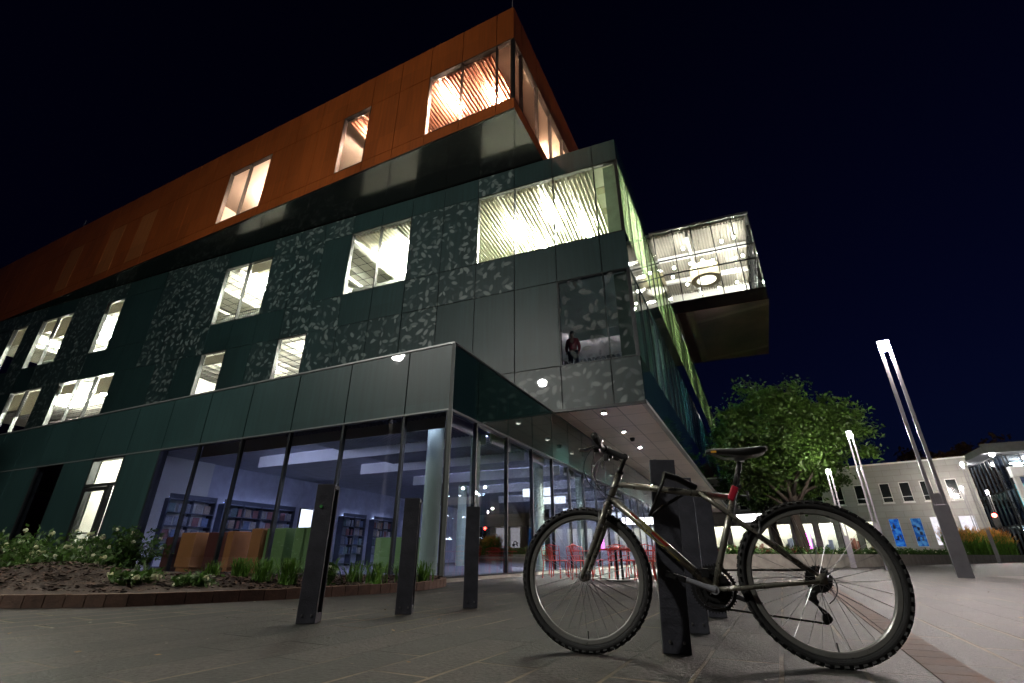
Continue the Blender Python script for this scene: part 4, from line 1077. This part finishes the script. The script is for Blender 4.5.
# ------------------------------------------------------------------ trees
def tree(base, h, spread, label, mat, nclump=130, leafs=170, lsz=.10, seed=1, trunk_r=.24, zlow=.38, group='trees round the plaza'):
    rnd = random.Random(seed)
    T = empty('broadleaf_tree', base, label, 'tree', group)
    tr = MB(); top = h*.55
    pts = [(0,0,0),(.05,.0,h*.12),(-.05,.03,h*.25),(.05,-.05,h*.40),(0,0,top),(.1,.05,h*.78)]
    tr.path(pts, [trunk_r*1.25,trunk_r,trunk_r*.88,trunk_r*.72,trunk_r*.5,trunk_r*.15], 12)
    cl = []
    for k in range(15):
        a = 2*math.pi*k/15*1.9 + rnd.uniform(-.3,.3); z0 = h*rnd.uniform(.26,.58); e = rnd.uniform(.55,1.)
        p0 = V(0,0,z0); p3 = V(math.cos(a)*spread*e*.85, math.sin(a)*spread*e*.85, z0 + h*rnd.uniform(.06,.34))
        p1 = p0.lerp(p3,.35)+V(0,0,.25); p2 = p0.lerp(p3,.7)+V(rnd.uniform(-.3,.3),rnd.uniform(-.3,.3),.15)
        tr.path([p0,p1,p2,p3], [trunk_r*.42,trunk_r*.3,trunk_r*.18,trunk_r*.06], 7)
        cl += [p2, p3]
        for j in range(3):
            q0 = p1.lerp(p3, rnd.random()); q1 = q0 + V(rnd.uniform(-1,1),rnd.uniform(-1,1),rnd.uniform(-.2,.8))*spread*.25
            tr.path([q0,q1],[trunk_r*.13,trunk_r*.03],5); cl.append(q1)
    tr.build('trunk', M['bark'], T, smooth=True, local=True)
    cz = h*(zlow+1)/2; rz = h*(1-zlow)/2
    while len(cl) < nclump:
        a = rnd.uniform(0,2*math.pi); u = rnd.uniform(-1,1); rr = rnd.uniform(.35,1.)**.6
        s_ = math.sqrt(1-u*u); lump = 1+.16*math.sin(3*a+seed)+.12*math.sin(5*a+4*u)
        p = V(math.cos(a)*s_*spread*rr*lump, math.sin(a)*s_*spread*rr*lump, cz+u*rz*rr*(1+.1*math.sin(4*a)))
        if p.z < h*zlow + .5 and rnd.random() < .45: continue
        cl.append(p)
    vs, fs_ = [], []
    for c in cl:
        R_ = rnd.uniform(.35,.75)*spread/3.4
        for _ in range(int(leafs*rnd.uniform(.6,1.3))):
            d_ = V(rnd.gauss(0,1),rnd.gauss(0,1),rnd.gauss(0,.62)); d_ = d_*R_*.55
            p = c + d_
            n = V(rnd.gauss(0,1),rnd.gauss(0,1),rnd.gauss(.8,.8)).normalized()
            u = n.orthogonal().normalized(); u = Matrix.Rotation(rnd.uniform(0,6.28),3,n) @ u; v = n.cross(u)
            L = lsz*rnd.uniform(.7,1.4); W_ = L*.5; b = len(vs)
            vs += [tuple(p-u*L), tuple(p+v*W_), tuple(p+u*L), tuple(p-v*W_)]; fs_.append((b,b+1,b+2,b+3))
    mb = MB(); mb.add(vs, fs_); mb.build('crown', M[mat], T, recalc=False, local=True)
    return T
tree((13.9,24.6,0), 8.6, 3.5, 'leafy green street tree standing behind the rear wheel, lit by the lamps', 'treeleaf', nclump=270, leafs=210, lsz=.095, seed=3, zlow=.40)
tree((17.6,34.0,0), 8.6, 3.3, 'darker green tree half hidden behind the end of the library soffit', 'treeleaf', nclump=90, leafs=110, lsz=.14, seed=8)
tree((52,58,0), 14, 6.5, 'dim russet tree rising behind the glass building roof', 'brownleaf', nclump=100, leafs=90, lsz=.3, seed=5)

# ------------------------------------------------------------------ planter in front of the glass box
def edge_pts(): return [(-6.6,5.6),(-4.60,4.85),(-3.6,5.0),(-2.45,5.85),(-1.75,6.6),(-1.20,7.35),(-1.02,8.3),(-1.16,9.15)]
ep = edge_pts(); kb = MB()
fine = []
for (a, b) in zip(ep[:-1], ep[1:]):
    for k in range(6): fine.append((a[0]+(b[0]-a[0])*k/6, a[1]+(b[1]-a[1])*k/6))
fine.append(ep[-1])
fine = [fine[0]] + [((fine[i-1][0]+fine[i][0]*2+fine[i+1][0])/4, (fine[i-1][1]+fine[i][1]*2+fine[i+1][1])/4) for i in range(1,len(fine)-1)] + [fine[-1]]
fine = [(-16.0,9.2),(-12.,7.7)] + fine
for i in range(len(fine)-1):
    a, b = Vector(fine[i]), Vector(fine[i+1]); t = (b-a); n = Vector((-t.y,t.x)).normalized()*.09; e = t.normalized()*.004
    kb.prism([tuple(a+e),tuple(b-e),tuple(b-e+n),tuple(a+e+n)], 0, .105+random.uniform(-.004,.004))
tag(kb.build('planter_edging', M['kerb']), 'low red-brown stone edging around the planting bed by the glass wall', 'edging')
# mulch: surface between edging and facade
def facade_pt(s_): return Vector(P2(FB, s_, .05))
ml = MB(); nx, ny = 90, 22; pts = []; uvs = []
rn = random.Random(4)
def edge_at(t):
    k = t*(len(fine)-1); i = min(int(k), len(fine)-2); f_ = k-i
    return Vector((fine[i][0]+(fine[i+1][0]-fine[i][0])*f_, fine[i][1]+(fine[i+1][1]-fine[i][1])*f_))
import mathutils.noise as mn
def mulch_h(p):
    base = .09 + .05*mn.noise(V(p.x*.9,p.y*.9,0))
    d1 = math.exp(-((p.x+5.3)**2/1.6 + (p.y-6.2)**2/.9)); d2 = math.exp(-((p.x+3.6)**2/.5 + (p.y-6.0)**2/.35))
    return base + .26*d1 + .12*d2 + .10*math.exp(-((p.x+7.)**2/2.+(p.y-7.)**2/1.2))
for i in range(nx+1):
    t = i/nx; a = edge_at(t); b = facade_pt(19.5*(1-t)+.15) ; d_ = (b-a).normalized()*.07
    for j in range(ny+1):
        p = (a+d_).lerp(b, j/ny); hgt = mulch_h(p)*min(1, .55+.9*j/ny*3) + .02*mn.noise(V(p.x*14,p.y*14,0)) + .012*rn.random()
        pts.append((p.x,p.y,hgt)); uvs.append((p.x,p.y))
fcs = [(i*(ny+1)+j,(i+1)*(ny+1)+j,(i+1)*(ny+1)+j+1,i*(ny+1)+j+1) for i in range(nx) for j in range(ny)]
ml.add(pts, fcs, uvs)
# bark chips
for _ in range(36000):
    t = rn.random()*.97+.02; j = rn.random()**1.3; a = edge_at(t); b = facade_pt(19.5*(1-t)+.15); p = a.lerp(b, .03+.7*j)
    z = mulch_h(p)*min(1,.55+2.7*j)+.01; L = rn.uniform(.010,.040); an = rn.uniform(0,6.28); u = V(math.cos(an),math.sin(an),rn.uniform(-.3,.4)).normalized()*L; v = V(-math.sin(an),math.cos(an),rn.uniform(-.25,.25))*L*.35
    c = V(p.x,p.y,z+rn.uniform(0,.015)); b_ = len(ml.v)
    ml.add([tuple(c-u-v),tuple(c+u-v),tuple(c+u+v),tuple(c-u+v)], [(0,1,2,3)], mi=rn.choice((1,1,2)))
tag(ml.build('mulch', [M['soil'], pmat('bark_chip_dark', (.03,.016,.010), .9, var=.5, vscale=20), pmat('bark_chip_pale', (.095,.055,.035), .9, var=.5, vscale=20)], recalc=False), 'brown bark mulch heaped in the planting bed', 'mulch', kind='stuff')

def shrub(x, y, w_, h_, label, nfl=30, seed=0, group='flowering shrubs in the bed', fl='whitepetal'):
    rnd = random.Random(seed); T = empty('flowering_shrub', (x,y,.08), label, 'shrub', group)
    st = MB(); lf = MB(); fw_ = MB(); tips = []
    for k in range(int(40*w_)+14):
        a = rnd.uniform(0,6.28); e = rnd.uniform(.1,1)*w_; tip = V(math.cos(a)*e, math.sin(a)*e*.7, h_*rnd.uniform(.45,1.)*(1-.35*(e/w_)**2))
        st.path([(0,0,0), tuple(tip*.5+V(0,0,h_*.15)), tuple(tip)], [.006,.004,.002], 4, caps=False); tips.append(tip)
    for t in tips:
        for _ in range(34):
            f_ = rnd.uniform(.35,1.05); p = t*f_ + V(rnd.gauss(0,.05),rnd.gauss(0,.05),rnd.gauss(0,.035)+.02)
            n = V(rnd.gauss(0,1),rnd.gauss(0,1),rnd.gauss(.6,.8)).normalized(); u = n.orthogonal().normalized(); u = Matrix.Rotation(rnd.uniform(0,6.28),3,n)@u; v = n.cross(u); L = rnd.uniform(.028,.060)
            lf.add([tuple(p-u*L),tuple(p+v*L*.45),tuple(p+u*L),tuple(p-v*L*.45)], [(0,1,2,3)])
    for _ in range(nfl):
        t = rnd.choice(tips); p = t + V(rnd.gauss(0,.03),rnd.gauss(0,.03),rnd.uniform(0,.03))
        for k in range(16):
            d_ = V(rnd.gauss(0,1),rnd.gauss(0,1),rnd.gauss(.3,.8)).normalized(); q_ = p+d_*.028; u = d_.orthogonal().normalized()*.017; v = d_.cross(u).normalized()*.017
            fw_.add([tuple(q_-u),tuple(q_-v),tuple(q_+u),tuple(q_+v)], [(0,1,2,3)])
    st.build('stems', M['bark'], T, local=True, recalc=False); lf.build('leaves', M['shrubleaf'], T, local=True, recalc=False)
    if nfl: fw_.build('flowers', M[fl], T, local=True, recalc=False)['kind'] = 'stuff'
    return T
shrub(-7.6,8.3,1.15,.75,'largest cream-flowered shrub, cut by the left edge of the view', 40, 1)
shrub(-6.3,7.2,.65,.50,'bushy shrub with cream flower heads on top of the mulch mound', 22, 2)
shrub(-7.0,9.3,.9,.85,'tall leafy shrub in front of the lit door', 12, 3)
shrub(-4.15,5.85,.30,.19,'low white-flowered plant beside the mulch mound', 26, 4)
shrub(-3.55,5.85,.18,.13,'tiny white-flowered plant right of the low one', 14, 5)
shrub(-2.38,6.6,.20,.22,'small white-flowered plant just left of the first bollard', 16, 6)
shrub(-9.6,9.4,1.1,.85,'wide leafy shrub at the far left by the dark window', 14, 7)

def grass(x, y, n, h_, w_, label, seed, mats=('grassblade',), group='grass tufts in the bed', z=.09, bw=.008, name='grass_tuft', plume=0):
    rnd = random.Random(seed); T = empty(name, (x,y,z), label, 'grass', group)
    g_ = MB(); tp = MB()
    for k in range(n):
        a = rnd.uniform(0,6.28); ln = rnd.uniform(.15,1.)*w_; hh = h_*rnd.uniform(.55,1.05)
        b0_ = V(rnd.gauss(0,.2),rnd.gauss(0,.2),0)*w_; d_ = V(math.cos(a),math.sin(a),0); sd = V(-math.sin(a),math.cos(a),0)*bw
        p0 = b0_; p1 = b0_+d_*ln*.3+V(0,0,hh*.55); p2 = b0_+d_*ln*.65+V(0,0,hh*.92); p3 = b0_+d_*ln*1.0+V(0,0,hh*(.9 if not plume else 1.))
        g_.add([tuple(p0-sd),tuple(p0+sd),tuple(p1+sd),tuple(p1-sd),tuple(p2+sd*.7),tuple(p2-sd*.7),tuple(p3)], [(0,1,2,3),(3,2,4,5),(5,4,6)])
        if plume and rnd.random() < .5:
            q0 = p2.lerp(p3,.2)
            for j in range(5):
                qq = q0.lerp(p3+V(0,0,h_*.08), j/4)+V(rnd.gauss(0,.015),rnd.gauss(0,.015),0)
                tp.add([tuple(qq-sd*1.6),tuple(qq+V(0,0,-.03)),tuple(qq+sd*1.6),tuple(qq+V(0,0,.07))], [(0,1,2,3)])
    g_.build('blades', M['grassblade'], T, local=True, recalc=False)
    if plume: tp.build('plumes', M['grasstip'], T, local=True, recalc=False)
    return T
gl_ = [(-3.35,7.05,'bright grass tuft in front of the orange divider'),(-2.95,6.95,'dense grass tuft in front of the pale green divider'),(-3.9,7.6,'grass tuft left of the dense green tufts'),
       (-2.6,7.2,'grass tuft left of the first bollard, behind the white flowers'),(-1.85,7.15,'arching grass tuft right of the first bollard'),(-1.55,7.5,'sparse leaning grass tuft between the first and second bollards'),
       (-1.30,7.7,'small upright grass tuft left of the second bollard'),(-4.5,7.9,'grass tuft in front of the dull brown divider'),(-2.2,7.35,'grass tuft hidden behind the first bollard')]
for k, (x, y, lab) in enumerate(gl_):
    grass(x, y, 120 if k < 4 else 60, (.34 if k < 4 else .30), .26, lab, 20+k)

# ------------------------------------------------------------------ low wall, planting and tall grass at right
wl = [(5.9,18.2),(12.5,20.8),(30.0,33.2),(44.,43.)]
wm = MB()
for a, b in zip(wl[:-1], wl[1:]):
    a, b = Vector(a), Vector(b); t = (b-a).normalized(); n = Vector((-t.y,t.x))*.3
    wm.prism([tuple(a),tuple(b),tuple(b+n),tuple(a+n)], 0, .50)
tag(wm.build('planter_wall', M['concrete']), 'long low concrete planter wall across the plaza at right', 'wall')
so = MB(); so.prism([(6.1,18.62),(12.4,21.15),(29.9,33.55),(43.9,43.35),(42,46),(28.6,36),(11,24.2),(5.6,21.5)], 0, .40)
tag(so.build('planter_soil', M['soil']), kind='structure')
for k in range(16):
    f_ = k/15; x = 29.3+f_*10. ; y = 33.9+f_*6.6 + (k%2)*.8
    nm_ = ['first','second','third','fourth','fifth','sixth','seventh','eighth','ninth','tenth','eleventh','twelfth','thirteenth','fourteenth','fifteenth','sixteenth'][k]
    grass(x, y, 220, 1.62+.18*math.sin(k*2.1), .75, 'tall ornamental grass clump with orange plumes, %s along the wall from the left' % nm_, 60+k, group='tall grasses behind the low wall', z=.4, bw=.014, name='ornamental_grass', plume=1)
rr = random.Random(77)
fl_l = []
for k in range(13):
    f_ = k/12
    if k < 5: x = 7.2+k*1.15; y = 19.5+k*.45; fk_ = 'redpetal'
    else: x = 13.4+(k-5)*2.1; y = 22.3+(k-5)*1.5; fk_ = 'whitepetal'
    nm_ = ['first','second','third','fourth','fifth','sixth','seventh','eighth','ninth','tenth','eleventh','twelfth','last'][k]
    T = shrub(x, y, .75, .42, 'low bedding plant behind the concrete wall, %s from the left' % nm_, 40 if k < 5 else 10, 100+k, group='bedding plants behind the low wall', fl=fk_)
    T.location.z = .38; T.name = 'bedding_plant'

# ------------------------------------------------------------------ red patio furniture under the soffit
def make_chair():
    C_ = empty('patio_chair', (0,0,0), 'x', 'chair', 'red wire patio chairs')
    s = MB()
    for k in range(9): s.tube((-.2+k*.05,-.2,.34),(-.2+k*.05,.2,.34),.006,n=5)
    for y in (-.2,0,.2): s.tube((-.2,y,.34),(.2,y,.34),.008,n=5)
    s.build('seat', M['redtable'], C_, local=True)
    b = MB(); b.path([(-.2,.2,.34),(-.21,.26,.62),(0,.28,.66),(.21,.26,.62),(.2,.2,.34)], .010, 6)
    for k in range(7): b.tube((-.15+k*.05,.205,.35),(-.15+k*.05,.272,.645),.005,n=5)
    for z in (.44,.54): b.tube((-.2,.225,z),(.2,.225,z),.006,n=5)
    b.build('backrest', M['redtable'], C_, local=True)
    for x in (-.19,.19):
        for y in (-.19,.19): MB().tube((x,y,.34),(x*1.12,y*1.15,0),.010,n=6).build('leg', M['redtable'], C_, local=True)
    return C_
def make_table():
    T = empty('patio_table', (0,0,0), 'x', 'table', 'red topped patio tables')
    MB().lathe([(.001,.535),(.40,.535),(.40,.56),(.001,.56)], (0,0,0), 'z', 28).build('tabletop', M['redtable'], T, local=True)
    MB().path([(-.05,0,.02),(-.05,0,.535)], .022, 10).path([(.05,0,.02),(.05,0,.535)], .022, 10).build('pedestal', M['black'], T, local=True)
    MB().lathe([(.001,0),(.27,0),(.26,.02),(.001,.03)], (0,0,0), 'z', 24).build('base', M['black'], T, local=True)
    return T
t0 = make_table(); c0 = make_chair()
tl = [((2.05,10.0),'red patio table seen through the right half of the front wheel'),((1.85,13.2),'second red patio table farther back under the soffit'),((3.2,12.6),'red patio table beside the near bollard, partly hidden by it')]
for i, (p_, lab) in enumerate(tl):
    o = t0 if i == 0 else copy_tree(t0); o.location = (*p_,0); o['label'] = lab
cs_ = [((1.50,10.6),60,'red wire chair at the left of the nearest patio table'),((2.60,9.95),-80,'red wire chair at the right of the nearest patio table'),((2.25,10.75),5,'red wire chair behind the nearest patio table'),
       ((1.15,12.6),100,'red wire chair left of the second patio table'),((2.4,13.4),-70,'red wire chair right of the second patio table'),((3.8,12.4),-95,'red wire chair right of the table by the bollard'),
       ((.95,11.4),150,'lone red wire chair near the glass wall'),((1.55,11.9),20,'red wire chair with its back to the glass, between two tables'),((2.9,13.5),0,'rearmost red wire chair under the soffit'),((2.75,11.3),200,'red wire chair facing away between the tables')]
for i, (p_, rz, lab) in enumerate(cs_):
    o = c0 if i == 0 else copy_tree(c0); o.location = (*p_,0); o.rotation_euler = (0,0,R(rz)); o['label'] = lab

# ------------------------------------------------------------------ pale stone building across the square
WB = frame(38.2, 40.44, -52, -1)
wb = empty('stone_building', P2(WB, 15, -6)+(0,), 'pale two-storey stone building with small upper windows and lit shopfronts', 'building')
holes = []
for s0 in (1.1, 2.8, 4.25, 5.68, 7.6, 9.3, 11.0, 12.7, 14.4, 16.1, 17.8, 19.5, 21.2, 22.9): holes.append((s0-.06, s0+.70, 4.75, 6.40, 'w'))
low = [(.75,1.75,1.25,3.45,'white'),(2.5,3.6,1.25,3.45,'white2'),(4.2,4.95,1.15,3.4,'blue'),(5.72,6.45,1.15,3.4,'blue2'),(7.6,8.6,.6,3.3,'shop'),(9.0,10.2,.6,3.3,'shop'),(10.6,11.9,.6,3.3,'green'),(12.3,13.6,.6,3.3,'shop'),(14.2,15.8,.4,3.3,'shop'),(16.2,17.8,.4,3.3,'shop'),(18.2,19.8,.4,3.3,'green'),(20.2,21.8,.4,3.3,'shop'),(22.2,23.8,.4,3.3,'shop')]
allh = [(a,b,c,d_) for a,b,c,d_,k in holes] + [(a,b,c,d_) for a,b,c,d_,k in low]
xs = sorted({0,30.} | {h[0] for h in allh} | {h[1] for h in allh}); zs = sorted({0,8.0} | {h[2] for h in allh} | {h[3] for h in allh})
wall = MB(WB)
for i in range(len(xs)-1):
    for j in range(len(zs)-1):
        cx, cz_ = (xs[i]+xs[i+1])/2, (zs[j]+zs[j+1])/2
        if any(h[0] < cx < h[1] and h[2] < cz_ < h[3] for h in allh): continue
        wall.box(xs[i], xs[i+1], -.3, 0, zs[j], zs[j+1])
wall.build('front_wall', M['stone'], wb)
m = MB(WB); m.box(0,30,-14,-13.7,0,8); m.box(0.001,.3,-13.7,-.302,0,8); m.box(29.7,30,-13.7,-.302,0,8); m.build('rear_and_end_walls', M['stone'], wb)
m = MB(WB); m.box(.3,29.7,-13.7,-.31,7.6,7.8); m.build('flat_roof', M['roof'], wb)
m = MB(WB); m.box(-.06,30.06,-.36,.08,8.0,8.14); m.build('cornice', M['white_paint'], wb)
m = MB(WB); m.box(0,30,.002,.05,4.50,4.62); m.box(0,30,.002,.03,7.3,7.36); m.build('string_course', M['stone'], wb)
m = MB(WB); m.box(.31,29.6,-2.6,-2.5,0,7.5); m.box(.31,29.6,-2.49,-.31,4.3,4.45); m.build('inner_wall', M['plaster'], wb)
dk = pmat('dark_room_glass', (.015,.018,.02), .1, coat=.5)
for a,b,c,d_,k in holes:
    o = MB(WB).box(a+.04,b-.04,-.14,-.12,c+.04,d_-.04).build('window', dk, wb)
    f = MB(WB); f.box(a,a+.05,-.16,-.06,c,d_); f.box(b-.05,b,-.16,-.06,c,d_); f.box(a+.05,b-.05,-.16,-.06,c,c+.05); f.box(a+.05,b-.05,-.16,-.06,d_-.05,d_); f.box(a+.05,b-.05,-.155,-.065,c+.42,c+.46)
    f.build('window_frame', M['white_paint'], o)
    s = MB(WB); s.box(a-.05,b+.05,.002,.08,c-.10,c-.02); s.build('sill', M['white_paint'], o)
blue = pmat('blue_poster', (.03,.12,.42), .3, var=.7, vscale=3)
bl_e = emat('backlit_blue', (.05,.2,.75), .35)
def posterm(name, c1_, c2_, st_):
    m_, nt_, out_ = newmat(name); e_ = N(nt_,'ShaderNodeEmission'); uv = N(nt_,'ShaderNodeUVMap'); no = N(nt_,'ShaderNodeTexNoise'); setin(no, Scale=3.2, Detail=4.0)
    cr_ = N(nt_,'ShaderNodeValToRGB'); cr_.color_ramp.elements[0].color = (*c1_,1); cr_.color_ramp.elements[1].color = (*c2_,1); cr_.color_ramp.elements[0].position = .42; cr_.color_ramp.elements[1].position = .62
    nt_.links.new(uv.outputs[0], no.inputs['Vector']); nt_.links.new(no.outputs[0], cr_.inputs[0]); nt_.links.new(cr_.outputs[0], e_.inputs[0]); setin(e_, Strength=st_); nt_.links.new(e_.outputs[0], out_.inputs[0]); return m_
P1 = posterm('backlit_blue_poster', (.015,.09,.36), (.10,.30,.62), .38); P2m = posterm('backlit_deep_blue_poster', (.01,.07,.42), (.05,.25,.7), .45)
for a,b,c,d_,k in low:
    if k.startswith('blue'):
        o = MB(WB).box(a+.02,b-.02,-.10,-.06,c+.02,d_-.02).build('backlit_poster', P1 if k=='blue' else P2m, wb); tag(o, 'blue backlit poster')
        r2 = random.Random(len(k)); pm = MB(WB)
        for _ in range(7):
            x = r2.uniform(a+.15,b-.2); z = r2.uniform(c+.3,d_-.4); pm.box(x, x+r2.uniform(.06,.2), -.058, -.055, z, z+r2.uniform(.05,.3))
        pm.build('poster_print', pmat('poster_ink', (.02,.03,.08), .5) , o)
    elif k.startswith('white'):
        o = MB(WB).box(a+.02,b-.02,-.10,-.06,c+.02,d_-.02).build('backlit_poster', posterm('backlit_white_poster', (.72,.68,.74), (.85,.82,.88), .9), wb)
        if k == 'white2':
            pm = MB(WB); c_ = ((a+b)/2, c+.55)
            pm.lathe([(.13,-.057),(.22,-.057),(.22,-.053),(.13,-.053)], (c_[0],0,c_[1]), 'y', 18, closed=True); pm.box(c_[0]-.35,c_[0]-.05,-.057,-.053,c_[1]-.38,c_[1]-.1); pm.box(c_[0]+.15,c_[0]+.3,-.057,-.053,c_[1]-.35,c_[1]+.1)
            pm.build('poster_print', M['black'], o)
    else:
        o = MB(WB).box(a+.04,b-.04,-.14,-.12,c+.04,d_-.04).build('shop_window', M['glass'], wb)
        f = MB(WB); f.box(a,a+.06,-.18,-.02,c,d_); f.box(b-.06,b,-.18,-.02,c,d_); f.box(a+.06,b-.06,-.18,-.02,c,c+.06); f.box(a+.06,b-.06,-.18,-.02,d_-.06,d_); f.build('window_frame', M['mullion'], o)
        m = MB(WB); m.box(a+.1,b-.1,-1.6,-1.4,3.75,3.85); m.build('shop_light', M['shopgreen'] if k == 'green' else M['shoplight'], wb)
        r2 = random.Random(int(a*10)); m = MB(WB)
        for _ in range(6):
            x = r2.uniform(a,b-.3); m.box(x,x+r2.uniform(.15,.4),-2.3,-1.9,.3,r2.uniform(.8,2.2))
        m.build('shop_display', pmat('display_goods', r2.choice([(.3,.12,.1),(.15,.2,.3),(.35,.3,.2)]), .7), wb)
m = MB(WB); m.box(15.2,18.9,.01,.35,3.55,4.35); sg = m.build('sign_box', M['white_paint'], wb)
m = MB(WB); m.box(15.25,18.85,.352,.36,3.6,4.3); m.build('lit_sign_face', M['signlit'], sg)
m = MB(WB); m.box(12.75,13.1,.01,.12,1.0,2.4); m.build('neon_sign', M['magenta'], wb)

# brown block behind the stone building
bb = MB(); bb.prism([(30,66),(44,78),(36,86),(22,74)], 0, 13)
bb_r = empty('brown_building', (33,76,0), 'dark brown building block peeping over the stone building, behind the saddle post', 'building')
bb.build('wall', pmat('dark_brown_brick', (.09,.05,.035), .9, var=.3), bb_r)
bb = MB(); bb.prism([(29.8,65.8),(44.2,77.9),(36,86.2),(21.8,74)], 13.0, 13.3); bb.build('roof', M['roof'], bb_r)

# ------------------------------------------------------------------ glass building at the right edge
GF = frame(45.5, 45.2, 116, 1); GS = frame(45.5, 45.2, 26, -1)
gb = empty('glass_building', (60, 46, 0), 'dark glazed building with white columns under a broad canopy roof at the right edge', 'building')
m = MB(GF); m.box(-1,34,-26,1.5,9.2,9.8); m.build('canopy_roof', pmat('grey_canopy', (.22,.22,.24), .6), gb)
m = MB(GF); m.box(-1.2,34,1.5,1.75,9.1,9.95); m.build('fascia', M['cap'], gb)
m = MB(GF); m.box(.5,34,.2,.9,7.0,7.9); m.build('white_beam', M['white_paint'], gb)
for k in range(8):
    m = MB(GF); m.box(.6+k*3.6,.95+k*3.6,.3,.7,0,7.0); m.build('column', M['white_paint'], gb)
dkg = glassmat('dark_shop_glass', (.75,.8,.9), 1.6, minr=.08)
for F_, L_ in ((GF,34),(GS,24)):
    for k in range(int(L_/4)):
        for z0, z1 in ((.1,3.0),(3.1,6.0),(6.1,9.1)):
            o = MB(F_).box(k*4+.05,k*4+3.95,-.6,-.56,z0,z1).build('window', dkg, gb)
            f = MB(F_)
            for j in range(4): f.box(k*4+j+.02,k*4+j+.08,-.66,-.50,z0,z1)
            f.box(k*4,k*4+4,-.64,-.52,z1,z1+.09); f.build('window_frame', M['mullion'], o)
for z in (3.02,6.02): MB(GF).box(.7,33.5,-25,-.7,z,z+.06).build('floor_slab', M['ceiling'], gb)
MB(GF).box(5,33,-12,-11.8,.01,9.1).build('inner_wall', pmat('blue_inner_wall', (.2,.24,.4), .8), gb)
rg = random.Random(9)
for k in range(44):
    x, y, z = rg.uniform(1,18), rg.uniform(-8,-1.5), rg.choice((2.7,5.7,8.8))
    m = MB(GF); m.box(x,x+rg.uniform(.3,1.2),y,y+.15,z,z+.06); m.build('ceiling_lamp', rg.choice((M['shoplight'],M['shopgreen'])), gb)
for x, y, z in ((-.4,1.0,9.0),(3.,1.1,9.0),(-.6,-6,9.0)):
    c = GF @ V(x,y,z); MB().lathe([(.003,-.16),(.16,-.08),(.2,.05),(.1,.2)], tuple(c), 'z', 14).build('canopy_lamp', M['lampfar'], gb, smooth=True)
# lit green wall panel inside
MB(GF).box(1.2,2.0,-1.6,-1.5,4.2,6.6).build('lit_panel', emat('green_lit_panel', (.35,.9,.75), 1.0), gb)

# traffic light
tl_ = empty('traffic_light', (38.3,39.9,0), 'traffic light glowing red between the tall grass and the glass building', 'traffic light')
MB().path([(0,0,0),(0,0,3.6)], .07, 10).build('pole', M['black'], tl_, local=True)
h_ = MB(); h_.box(-.2,.2,-.28,-.02,2.55,3.75); h_ = h_.build('signal_housing', M['black'], tl_, local=True, bevel=.02)
for k, (z, mt) in enumerate(((3.5,'redlit'),(3.15,'black'),(2.8,'black'))):
    MB().lathe([(.001,-.30),(.15,-.285),(.15,-.275)], (0,0,z), 'y', 18).build('signal_lens', M[mt], h_, local=True)
tl_.rotation_euler = (0,0,R(-44)); tl_.scale = (1,1,.96)

# asphalt street between the wall and the buildings
rdm = MB(); rdm.prism([(3,27),(13,28),(30,42),(36,44.5),(30,50),(14,62),(2,68)], .001, .005)
tag(rdm.build('road', M['asphalt']), kind='structure')
